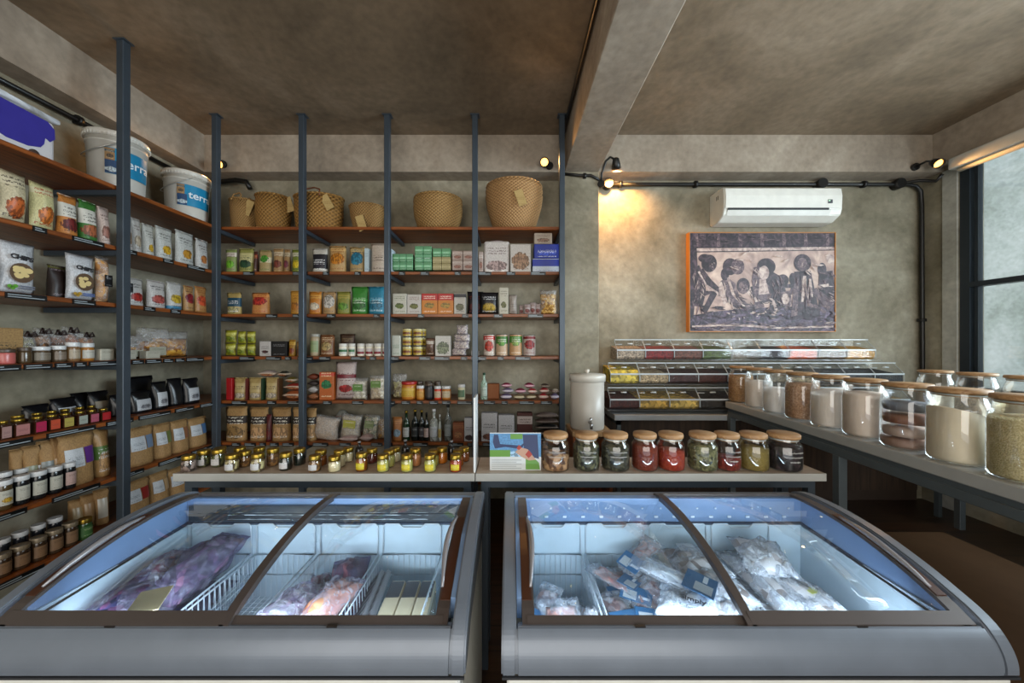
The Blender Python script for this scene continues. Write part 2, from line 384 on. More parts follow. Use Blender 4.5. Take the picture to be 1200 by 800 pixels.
# ------------------------------------------------------------------ conduits and wall lamps
def conduit(lab, pts, r0, clamps, boxes=()):
    r = E('conduit', lab, 'pipe', pts[0]); o0 = Vector(pts[0])
    bm = B(); tube(bm, [Vector(p)-o0 for p in pts], r0, 10); mk('pipe', bm, M_black, r)
    for c, ax in clamps:
        c = Vector(c)-o0; bm = B(); d = Vector(ax)*.012; tube(bm, [c-d, c+d], r0*1.9, 12); mk('clamp', bm, M_black, r)
    for c in boxes:
        c = Vector(c)-o0; bm = B(); tube(bm, [c+Vector((0, .03, 0)), c-Vector((0, .035, 0))], .042, 16); mk('junction_box', bm, M_black, r)
yw = 3.035; zc = BZ(216, yw)
conduit('black pipe running along the wall above the air conditioner and down the corner',
        [(BX(712, yw), yw, zc), (BX(800, yw), yw, zc), (BX(960, yw), yw, zc), (BX(1062, yw), yw, zc), (BX(1073, yw), yw, zc-.012), (BX(1079, yw), yw, zc-.06), (BX(1080, yw), yw, zc-.2), (BX(1081, yw), yw, 1.2), (BX(1081, yw), yw, .85)], .016,
        [((BX(727, yw), yw, zc), (1, 0, 0)), ((BX(815, yw), yw, zc), (1, 0, 0)), ((BX(1012, yw), yw, zc), (1, 0, 0)), ((BX(1080, yw), yw, 1.6), (0, 0, 1))],
        [(BX(712, yw), yw, zc), (BX(961, yw), yw, zc), (BX(1052, yw), yw, zc)])
conduit('black cable looping from the pillar to the junction box', [(BX(661, 2.9), 2.895, BZ(204, 2.9)), (BX(678, 2.9), 2.89, BZ(206, 2.9)), (BX(692, 2.9), 2.89, BZ(206, 2.9)), (BX(701, 2.9), 2.90, BZ(210, 2.9)), (BX(706, 2.95), 2.98, BZ(214, 2.98))], .012, [((BX(685, 2.89), 2.89, BZ(206, 2.89)), (1, 0, 0))])
conduit('black pipe along the top of the left wall above the buckets', [(-2.735, 1.0, 2.80), (-2.735, 2.4, 2.80), (-2.735, 2.75, 2.80)], .016, [((-2.735, 2.16, 2.80), (0, 1, 0)), ((-2.735, 2.55, 2.80), (0, 1, 0))])
conduit('black bent pipe end on the back wall behind the corner post', [(BX(250, 3.03), 3.03, BZ(212, 3.03)), (BX(263, 3.03), 3.0, BZ(213, 3.0)), (BX(280, 3.03), 3.0, BZ(211, 3.0)), (BX(292, 3.03), 3.0, BZ(213, 3.0)), (BX(296, 3.03), 3.0, BZ(221, 3.0))], .02, [])
conduit('black pipe along the left ceiling edge of the middle beam', [(.44, -2.3, CZ-.04), (.44, 1.0, CZ-.04), (.44, 2.88, CZ-.04)], .014, [((.44, 1.6, CZ-.04), (0, 1, 0))])
conduit('short black pipe from the corner lamp to the side wall', [(BX(1052, 3.03), 3.03, zc), (BX(1075, 3.0), 2.99, zc+.012), (BX(1092, 2.93), 2.90, BZ(212, 2.9)), (3.62, 2.86, BZ(204, 2.86))], .013, [])
M_bulb = flat('ffae4e', .4, 0, 'bulb', 7)
def lamp(x, y, z, lab, aim, power, arm):
    r = E('wall_spotlight', lab, 'lamp', (x, y, z))
    a = Vector(aim).normalized()
    bm = B(); tube(bm, [Vector(p) for p in arm]+[-a*.03], .009, 8); mk('arm', bm, M_black, r)
    bm = B(); p0 = Vector(arm[0]); tube(bm, [p0+Vector((0, .012, 0)), p0-Vector((0, .012, 0))], .03, 14); mk('mount', bm, M_black, r)
    bm = B()
    q = a.to_track_quat('Z', 'Y').to_matrix().to_4x4()
    t = bmesh.new(); lathe(t, [(.012, -.055), (.026, -.045), (.034, 0), (.038, .03), (.034, .03), (.028, 0), (.0, -.01)], 18, caps=False); merge(bm, t, q); mk('head', bm, M_black, r, True)
    t = bmesh.new(); lathe(t, [(0, -.008), (.022, -.004), (.03, .010), (.022, .022), (0, .026)], 16); bm = B(); merge(bm, t, q); mk('bulb', bm, M_bulb, r, True)
    l = bpy.data.lights.new('lamp_light', 'SPOT'); l.energy = power; l.color = (1, .50, .16); l.spot_size = math.radians(115); l.spot_blend = .8; l.shadow_soft_size = .03
    lo = bpy.data.objects.new('lamp_light', l); COL.objects.link(lo); lo.parent = r; lo.location = a*.045; lo.rotation_euler = (-a).to_track_quat('Z', 'Y').to_euler()
lamp(BX(257, 2.84), 2.84, BZ(192, 2.84), 'small glowing spotlight on the back beam, above the corner post', (.25, -.85, -.45), 12, [(-.02, .06, .03), (-.02, .03, .04), (-.01, .01, .02)])
lamp(BX(638, 2.84), 2.84, BZ(190, 2.84), 'small glowing spotlight above the largest woven basket', (-.1, -.9, -.4), 12, [(.05, .06, .0), (.04, .03, .02), (.01, .01, .01)])
lamp(BX(722, 2.86), 2.86, BZ(193, 2.86), 'black spotlight on a curved arm beside the middle beam', (.22, .55, -.75), 70, [(BX(706, 2.86)-BX(722, 2.86), .045, -.14), (-.115, .02, -.06), (-.085, .0, .03), (-.05, 0, .065), (-.02, 0, .05)])
lamp(BX(1098, 2.80), 2.80, BZ(191, 2.80), 'small glowing spotlight in the corner above the side window', (-.2, -.75, -.6), 12, [(-.06, .10, .02), (-.05, .03, .03), (-.02, .01, .02)])
# ------------------------------------------------------------------ air conditioner
x0, x1 = BX(827, 3.07), BX(972, 3.02); r = E('air_conditioner', 'white split air conditioner unit mounted above the framed picture', 'air conditioner', ((x0+x1)/2, 3.07, BZ(264, 3.0)))
hw = (x1-x0)/2-.035; prof = [(0, .02), (-.02, 0), (-.12, .005), (-.19, .045), (-.205, .09), (-.21, .2), (-.2, .262), (-.17, .285), (0, .285)]
bm = B(); prism(bm, prof, -hw, hw); bmesh.ops.bevel(bm, geom=[e for e in bm.edges], offset=.006, segments=2, affect='EDGES'); mk('body', bm, flat('dcdbd2', .35), r)
bm = B(); prism(bm, [(-.2065, .095), (-.212, .1), (-.2165, .2), (-.206, .262), (-.200, .262)], -hw+.012, hw-.012); mk('front_panel', bm, flat('e6e5dd', .25), r)
bm = B(); prism(bm, [(-.190, .040), (-.210, .082), (-.207, .088), (-.186, .045)], -hw+.03, hw-.1); mk('louver', bm, flat('cfcec6', .35), r)
bm = B(); prism(bm, [(-.199, .066), (-.2145, .088), (-.2135, .098), (-.199, .08)], -hw+.03, hw-.12); mk('vent_slot', bm, flat('26282a', .5), r)
bm = B(); box(bm, hw-.13, hw-.095, -.219, -.213, .135, .165); box(bm, hw-.13, hw-.115, -.22, -.2188, .15, .16, mi=1); mk('display', bm, [flat('4f5458', .3), flat('d0ffd8', .3)], r)
bm = B(); box(bm, -hw+.02, hw-.02, -.2105, -.2095, .228, .231); mk('seam', bm, flat('8f8f88', .5), r)
bm = B(); box(bm, -hw-.001, -hw+.001, -.13, -.12, .20, .235); box(bm, -hw-.001, -hw+.001, -.11, -.10, .20, .235); mk('side_mark', bm, flat('55544e', .5), r)
# ------------------------------------------------------------------ framed picture
px0, px1, py0, py1 = 808, 978, 273, 388; YP = 3.02
x0, x1, z0, z1 = BX(px0, YP), BX(px1, YP), BZ(py1, YP), BZ(py0, YP); cx, cz = (x0+x1)/2, (z0+z1)/2; hw, hh = (x1-x0)/2, (z1-z0)/2
r = E('framed_picture', 'framed sepia picture of people crouching and sitting in a row, thin orange wood frame', 'picture', (cx, 3.07, cz))
bm = B(); t = .006
for a in ((-hw-t, -hw, -hh-t, hh+t), (hw, hw+t, -hh-t, hh+t), (-hw, hw, hh, hh+t), (-hw, hw, -hh-t, -hh)): box(bm, a[0], a[1], -.058, -.002, a[2], a[3])
mk('frame', bm, flat('b9772e', .4), r)
bgm, nt, b = newmat('painting_ground'); tc = nt.nodes.new('ShaderNodeTexCoord'); n = nt.nodes.new('ShaderNodeTexNoise'); n.inputs['Scale'].default_value = 7; n.inputs['Detail'].default_value = 8; n.inputs['Distortion'].default_value = 1
nt.links.new(tc.outputs['Object'], n.inputs['Vector']); nt.links.new(ramp(nt, n.outputs[0], [(.3, hx('86706c')), (.5, hx('b69a8e')), (.7, hx('dac2b2'))]), b.inputs['Base Color']); b.inputs['Roughness'].default_value = .5
def art(nm, a, c, d, s=12):
    m, nt, b = newmat(nm); tc = nt.nodes.new('ShaderNodeTexCoord'); n = nt.nodes.new('ShaderNodeTexNoise'); n.inputs['Scale'].default_value = s; n.inputs['Detail'].default_value = 8; n.inputs['Distortion'].default_value = 2.5
    nt.links.new(tc.outputs['Object'], n.inputs['Vector']); nt.links.new(ramp(nt, n.outputs[0], [(.36, hx(a)), (.5, hx(c)), (.68, hx(d))]), b.inputs['Base Color']); b.inputs['Roughness'].default_value = .5; return m
md, mm, ml, mg = art('art_dark', '1d161d', '33272f', '5a4650'), art('art_mid', '3a2c34', '5e4b52', '8c7674', 18), art('art_light', '8a7470', 'b7a098', 'd6c4b8'), art('art_ground', '241e28', '4a3e4c', '75647a', 14)
bm = B(); box(bm, -hw, hw, -.05, -.004, -hh, hh); mk('canvas', bm, bgm, r)
PW, PH = 1143, 800  # coordinates of the traced picture (picture interior 105..1070 x 80..722)
def pp(x, y):
    x = min(1069, max(106, x)); y = min(721, max(81, y)); return (-hw+(x-105)/965*2*hw, hh-(y-80)/642*2*hh)
bm = B(); lay = [0]
def poly(pts, mi):
    lay[0] += 1; yy = -.0503-lay[0]*.00004
    vs = [bm.verts.new((pp(*p)[0], yy, pp(*p)[1])) for p in pts]
    f = bm.faces.new(vs); f.material_index = mi; f.normal_update()
    if f.normal.y > 0: f.normal_flip()
def ell(x, y, rx, ry, mi, n=18): poly([(x+rx*math.cos(2*PI*k/n), y+ry*math.sin(2*PI*k/n)) for k in range(n)], mi)
def limb(pts, wds, mi):
    L, Rr = [], []
    for i, p in enumerate(pts):
        a = Vector(pts[max(i-1, 0)]); c = Vector(pts[min(i+1, len(pts)-1)]); d = (c-a).normalized(); n = Vector((-d.y, d.x))*wds[i]/2; q = Vector(p)
        L.append(tuple(q+n)); Rr.append(tuple(q-n))
    poly(L+Rr[::-1], mi)
poly([(105, 620), (300, 590), (520, 570), (800, 560), (1070, 540), (1070, 722), (105, 722)], 3)
poly([(105, 80), (1070, 80), (1070, 172), (105, 180)], 0)
for k in range(7): xx = 140+k*145; poly([(xx, 84), (xx+22, 84), (xx+26, 168), (xx+4, 168)], 1)
poly([(150, 182), (1070, 170), (1070, 188), (150, 202)], 2); poly([(150, 200), (1070, 188), (1070, 194), (150, 207)], 0)
poly([(105, 90), (150, 120), (160, 330), (130, 640), (105, 660)], 0)
# crouching figure at left reaching forward
limb([(170, 330), (230, 400), (320, 480), (430, 570)], [60, 50, 38, 22], 0); limb([(130, 300), (150, 380), (170, 470), (160, 560)], [80, 110, 90, 60], 0)
limb([(165, 480), (270, 470), (200, 600)], [50, 60, 34], 0); limb([(165, 330), (215, 420), (290, 470), (300, 500)], [14, 12, 12, 10], 2); ell(235, 278, 52, 58, 0); ell(205, 245, 42, 28, 0); limb([(250, 300), (268, 320)], [22, 18], 1)
# second figure with hair tied back
limb([(330, 380), (370, 430), (410, 520), (500, 570), (600, 550)], [50, 90, 70, 40, 26], 1); ell(375, 300, 50, 56, 0); ell(425, 300, 45, 52, 1); ell(340, 350, 28, 40, 0); limb([(360, 370), (395, 480), (470, 560)], [16, 18, 12], 2)
limb([(310, 400), (320, 470), (345, 540)], [20, 40, 30], 2)
# child between them
ell(462, 425, 44, 52, 0); ell(462, 437, 32, 42, 1); limb([(500, 450), (540, 480), (560, 530)], [50, 60, 40], 2); limb([(515, 430), (540, 500)], [14, 24], 0)
# figure bending in the middle
limb([(560, 300), (570, 380), (590, 470), (640, 520)], [60, 110, 120, 60], 1); limb([(600, 330), (680, 400), (700, 500), (660, 600), (650, 640)], [50, 110, 110, 60, 30], 0); ell(615, 300, 62, 56, 0); ell(600, 340, 34, 46, 2)
limb([(590, 380), (600, 480)], [40, 70], 2); limb([(540, 540), (620, 530), (690, 480)], [16, 24, 30], 0); limb([(660, 520), (680, 580), (655, 620)], [16, 22, 24], 2)
# sacks
ell(725, 390, 40, 40, 0); limb([(705, 430), (785, 425), (780, 470), (710, 470)], [20, 30, 30, 20], 0); poly([(708, 465), (775, 460), (785, 540), (750, 590), (715, 540)], 1); ell(742, 510, 26, 36, 2); ell(790, 380, 24, 40, 0)
# seated figure with long cloth
limb([(855, 330), (860, 420), (870, 520), (880, 640)], [110, 140, 160, 190], 0); ell(855, 275, 58, 58, 0); ell(855, 285, 34, 44, 1); limb([(820, 370), (810, 470), (800, 630)], [26, 34, 44], 1); limb([(870, 360), (865, 440), (855, 530)], [20, 22, 18], 2); limb([(905, 380), (915, 500)], [16, 22], 2)
limb([(860, 540), (940, 560), (1010, 600)], [26, 24, 20], 1)
# figure at right
limb([(1010, 330), (1020, 430), (1030, 560)], [90, 120, 140], 0); ell(985, 320, 30, 46, 0); ell(1040, 250, 30, 30, 2); limb([(960, 430), (1030, 420)], [18, 20], 2); limb([(930, 450), (980, 500), (1050, 560)], [40, 60, 70], 1)
limb([(120, 690), (400, 680), (700, 700), (1060, 690)], [10, 16, 10, 14], 2); limb([(520, 600), (600, 610)], [16, 12], 2); limb([(180, 640), (280, 650)], [10, 8], 0)
rs = random.Random(3)
def strokes(x0, y0, x1, y1, n, mi, L=40, wd=7, dirn=(0, 1), sp=.6):
    for _ in range(n):
        x, y = rs.uniform(x0, x1), rs.uniform(y0, y1); a = math.atan2(dirn[1], dirn[0])+rs.uniform(-sp, sp); l = L*rs.uniform(.5, 1.2)
        limb([(x, y), (x+l*.5*math.cos(a)+rs.uniform(-3, 3), y+l*.5*math.sin(a)), (x+l*math.cos(a), y+l*math.sin(a))], [wd*.3, wd*rs.uniform(.6, 1.1), wd*.2], mi)
strokes(120, 320, 200, 560, 16, 1, 70, 12); strokes(130, 340, 230, 560, 9, 2, 50, 6, (.3, 1))
strokes(320, 390, 380, 520, 8, 2, 60, 9, (.3, 1)); strokes(390, 470, 520, 560, 10, 0, 60, 9, (1, .5)); strokes(500, 440, 560, 520, 8, 0, 40, 6, (.2, 1))
strokes(545, 300, 580, 400, 6, 2, 40, 7); strokes(640, 340, 720, 520, 14, 1, 60, 9, (.1, 1)); strokes(560, 500, 690, 560, 8, 2, 40, 7, (1, .2)); strokes(700, 440, 780, 570, 8, 0, 24, 6)
strokes(800, 360, 930, 500, 12, 1, 90, 10, (0, 1), .2); strokes(845, 360, 915, 480, 8, 2, 90, 7, (0, 1), .15); strokes(940, 330, 1060, 560, 16, 1, 50, 10, (.7, .5)); strokes(960, 420, 1050, 540, 6, 2, 40, 6, (1, .2))
strokes(110, 560, 1060, 640, 60, 0, 60, 14, (1, 0), .3); strokes(300, 560, 720, 640, 22, 2, 22, 8, (1, .4), 1.2); strokes(110, 655, 1060, 715, 40, 1, 80, 10, (1, 0), .2); strokes(110, 655, 1060, 715, 14, 2, 50, 5, (1, 0), .2)
strokes(160, 95, 1060, 160, 26, 1, 70, 4, (1, 0), .05); strokes(200, 215, 1000, 330, 14, 2, 60, 10, (1, .2), 1)
for (x, y) in ((250, 285), (430, 305), (470, 430), (860, 285)): strokes(x-20, y-14, x+16, y+16, 5, 2, 12, 4, (.3, 1)); strokes(x-18, y-6, x+14, y+8, 4, 0, 10, 4, (1, 0))
mk('painted_image', bm, [md, mm, ml, mg], r)
# ------------------------------------------------------------------ bulk dispenser bins and their shelf
def tabletop(name, lab, x0, x1, y0, y1, z, th, mt, me):
    bm = B(); box(bm, x0, x1, y0, y1, z-th, z, .004); o = mk(name, bm, mt); return o
r = E('wall_counter', 'light grey wall counter below the clear dispenser bins', 'counter', (.825, 2.70, .826))
bm = B(); box(bm, 0, 2.66, 0, .365, -.045, 0, .004); mk('top', bm, flat('a4a9ac', .35), r)
for x in (.03, 1.3, 2.6): bm = B(); box(bm, x, x+.03, .03, .06, -.826, -.046); box(bm, x, x+.03, .03, .365, -.085, -.046); mk('leg', bm, M_tsteel, r)
rows = [  # front y, rear y, base z, top z, x0px at Y, list of content colours
  (2.74, 1.20, BZ(477, 2.85), 'bottom', 709, 33.5, ['4a1d18', 'c8a24a', 'd8b45c', '2a2420', '2e2a2a', '6a5a4a', '8a7a5a', '3a3430', '6c4a3a', 'b08a50']),
  (2.80, 1.33, BZ(449, 2.85), 'middle', 712, 33.5, ['e0bc48', 'b09a78', '3c1716', '4c231c', '1f1d1c', '7a6a50', '9a8a6a', '40362e', '222022', '1e1c1e']),
  (2.86, 1.46, BZ(421.5, 2.85), 'top', 722, 33.5, ['a89684', '7c1f20', '6a4034', '47561f', '9aa2a8', '2b2428', 'c4521e', '5c3f14', 'c08a22'])]
NM = {'bottom': ['dark red beans', 'yellow pasta', 'golden pasta shells', 'black grain', 'dark seeds', 'brown grain', 'tan grain', 'brown seeds', 'reddish nuts', 'tan flakes'],
      'middle': ['large yellow pasta', 'beige grain', 'dark red kidney beans', 'maroon beans', 'black beans', 'brown oats', 'pale grain', 'brown lentils', 'black rice', 'black seeds'],
      'top': ['pale beige grain', 'red beans', 'red brown grain', 'green mung beans', 'nothing inside', 'dark purple beans', 'orange lentils', 'brown mixed grain', 'golden yellow grain']}
for yf, _, zb, rn, p0, dp, cols in rows:
    hbin = .165; wb = dp/F*2.88
    for k, c in enumerate(cols):
        xL = BX(p0+k*dp, 2.88); q = E('dispenser_bin', f'clear acrylic bulk bin in the {rn} row holding {NM[rn][k]}' if c != '9aa2a8' else f'empty clear acrylic bulk bin in the {rn} row', 'bulk bin', (xL+wb/2, yf, zb), 0, 'clear bulk bins on the back wall')
        yb = 3.05-yf; w2 = wb/2-.002
        # slanted front hopper: side profile in Y-Z
        sp_ = [(0.0, .02), (0.02, 0), (yb, 0), (yb, hbin), (.075, hbin), (.0, .085)]
        bm = B(); prism(bm, sp_, -w2, w2); mk('hopper', bm, M_acryl, q)
        bm = B(); box(bm, -w2, w2, .06, .085, hbin, hbin+.008); box(bm, -w2, w2, -.004, .0, .075, .088); tube(bm, [(-.022, .03, .135), (.022, .03, .135)], .006, 8); tube(bm, [(-w2, .037, .13), (-w2*.55, .037, .13)], .003, 6)
        mk('lid_edge', bm, flat('c8d0d2', .15), q)
        for sx in (-w2, w2): bm = B(); tube(bm, [(sx, -.001, .02), (sx, -.001, .086), (sx, .075, hbin)], .002, 4); mk('side_edge', bm, flat('b6c0c4', .2), q)
        if c != '9aa2a8':
            fill = .085 if rn == 'top' else (.11 if k == 0 and rn == 'middle' else .08)
            big = 38 if (rn == 'middle' and k == 0) or (rn == 'bottom' and k in (1, 2)) else 95
            bm = B(); prism(bm, [(.006, .022), (.022, .006), (yb-.01, .006), (yb-.01, fill+.03), (.03, fill), (.006, min(fill, .08)-.004)], -w2+.004, w2-.004)
            c = ''.join('%02x' % min(255, int(int(c[i:i+2], 16)*1.18+6)) for i in (0, 2, 4)); dk = ''.join('%02x' % int(int(c[i:i+2], 16)*.55) for i in (0, 2, 4))
            mk('contents', bm, grainy(dk, c, None, big, .6, .9), q)
r = E('bin_rack', 'clear acrylic stepped ledge carrying the rows of bulk bins', 'rack', (.85, 3.05, .83))
bm = B()
for (yf, _, zb, rn, p0, dp, cols) in rows: box(bm, BX(p0, 2.88)-.85-.02, BX(p0+dp*len(cols), 2.88)-.85+.05, yf-3.05-.006, -.005, zb-.83-.008, zb-.83-.001)
mk('ledge', bm, glassy('ledge', (.9, .93, .93), .2, .05, .08, .3, .3), r)
# ------------------------------------------------------------------ long table at the right
ang = math.atan2(.105, 1.64)
r = E('long_table', 'high long grey steel table carrying the row of large flour jars', 'table', (1.70, 2.70, 0), -ang)
# local: +x to the right, -y towards the camera
TZ = .935
bm = B(); box(bm, 0, 1.72, -3.2, 0, TZ-.05, TZ, .004); mk('top', bm, [flat('a2a4a2', .4)], r)
bm = B()
box(bm, .012, .05, -3.19, -.01, TZ-.115, TZ-.075, .003); box(bm, 1.66, 1.70, -3.19, -.01, TZ-.115, TZ-.075, .003)
for y in (-.05, -1.05, -2.2, -3.19): box(bm, .05, 1.66, y, y+.04, TZ-.115, TZ-.075)
box(bm, .02, .045, -3.19, -.01, TZ-.076, TZ-.049); box(bm, 1.66, 1.68, -3.19, -.01, TZ-.076, TZ-.049)
mk('frame_rail', bm, M_tsteel, r)
for (x, y) in ((.012, -.05), (.012, -.99), (.012, -3.19), (1.66, -.05), (1.66, -1.05), (1.66, -3.19), (.012, -2.2), (1.66, -2.2)):
    bm = B(); box(bm, x, x+.04, y, y+.04, 0, TZ-.115, .002); mk('leg', bm, M_tsteel, r)
bm = B(); box(bm, -.9, .97, -1.1, 1.1, 0, .012, .004); tag(mk('floor_mat', bm, flat('6e4e30', .7), loc=(2.20, 1.40, .001)), 'flat brown patch on the dark floor under the long table', 'mat')  # thin brown rectangle, lighter than the floor around it
# ------------------------------------------------------------------ narrow counter behind the freezers
CTZ = .844
for lab, xa, xb in (('narrow laminate counter behind the left freezer with small gold lidded jars', -1.403, -.148), ('narrow laminate counter behind the right freezer with wooden lidded spice jars', -.144, 1.315)):
    r = E('display_counter', lab, 'counter', ((xa+xb)/2, 1.52, 0)); w2 = (xb-xa)/2
    bm = B(); box(bm, -w2, w2, -.098, .11, CTZ-.03, CTZ, .001); box(bm, -w2, w2, -.1005, -.098, CTZ-.031, CTZ+.0005, mi=1); mk('top', bm, [M_counter, M_edge], r)
    bm = B(); box(bm, -w2+.02, w2-.02, -.07, -.04, CTZ-.07, CTZ-.03); box(bm, -w2+.02, w2-.02, .07, .10, CTZ-.07, CTZ-.03); mk('frame_rail', bm, M_steel, r)
    for sx in (-w2+.02, w2-.05):
        for y in (-.07, .07): bm = B(); box(bm, sx, sx+.03, y, y+.03, 0, CTZ-.07); mk('leg', bm, M_steel, r)
# ------------------------------------------------------------------ chest freezers
PR = [(1.345, .785), (1.335, .806), (1.29, .822), (1.22, .828), (1.14, .828), (1.04, .818), (.97, .803), (.906, .785), (.85, .764), (.816, .750), (.79, .733), (.772, .712), (.760, .688), (.755, .665), (.755, .645)]
def dense(pr, n=3):
    out = []
    for i in range(len(pr)-1):
        p0, p1, p2, p3 = pr[max(i-1, 0)], pr[i], pr[i+1], pr[min(i+2, len(pr)-1)]
        for k in range(n):
            t = k/n; out.append(tuple(.5*((2*p1[j])+(-p0[j]+p2[j])*t+(2*p0[j]-5*p1[j]+4*p2[j]-p3[j])*t*t+(-p0[j]+3*p1[j]-3*p2[j]+p3[j])*t**3) for j in (0, 1)))
    return out+[pr[-1]]
PRC = PR; PR = dense(PR)
def offs(pr, d):
    out = []
    for i, p in enumerate(pr):
        a = Vector(pr[max(i-1, 0)]); c = Vector(pr[min(i+1, len(pr)-1)]); t = (c-a).normalized(); n = Vector((t.y, -t.x))   # inward (down)
        if n.y > 0 and abs(t.x) > .3: n = -n
        out.append((p[0]+(-n.x if False else n.x)*d, p[1]+n.y*d))
    return out
def interp(pr, y):
    pr = PRC
    for a, c in zip(pr, pr[1:]):
        if c[0] <= y <= a[0]+1e-6: return a[1]+(c[1]-a[1])*(a[0]-y)/(a[0]-c[0]+1e-9)
    return pr[0][1] if y > pr[0][0] else pr[-1][1]
def strip(bm, x0, x1, y0, y1, dz, th, mi=0, n=14, x2=None, x3=None):
    """solid strip following the lid curve from y0 (rear) to y1 (front); x0..x1 at rear and x2..x3 in front"""
    x2 = x0 if x2 is None else x2; x3 = x1 if x3 is None else x3
    top, bot = [], []
    for k in range(n+1):
        t = k/n; y = y0+(y1-y0)*t; z = interp(PR, y)+dz; a, c = x0+(x2-x0)*t, x1+(x3-x1)*t
        top.append((bm.verts.new((a, y, z)), bm.verts.new((c, y, z)))); bot.append((bm.verts.new((a, y, z-th)), bm.verts.new((c, y, z-th))))
    fs = []
    for k in range(n):
        fs += [bm.faces.new([top[k][0], top[k][1], top[k+1][1], top[k+1][0]]), bm.faces.new([bot[k][1], bot[k][0], bot[k+1][0], bot[k+1][1]]),
               bm.faces.new([top[k][0], top[k+1][0], bot[k+1][0], bot[k][0]]), bm.faces.new([top[k+1][1], top[k][1], bot[k][1], bot[k+1][1]])]
    fs += [bm.faces.new([top[0][1], top[0][0], bot[0][0], bot[0][1]]), bm.faces.new([top[n][0], top[n][1], bot[n][1], bot[n][0]])]
    for f in fs: f.material_index = mi
M_shell = flat('6c747f', .33, .15, 'freezer_frame'); M_lidf = flat('4f4744', .35, .3, 'lid_frame'); M_liner = flat('c9dbe6', .35, 0, 'liner')
M_collar = flat('7f9cc4', .22, .1, 'collar'); M_gask = flat('1f3148', .5, 0, 'gasket'); M_fglass = glassy('freezer_glass', (.90, .95, .98), .02, .02, .015, .12, .22)
M_brown = flat('45291c', .3, .1, 'handle_brown'); M_grip = flat('8f8e92', .25, .3, 'grip')
M_fbody = flat('d6d7d2', .35, 0, 'freezer_body')
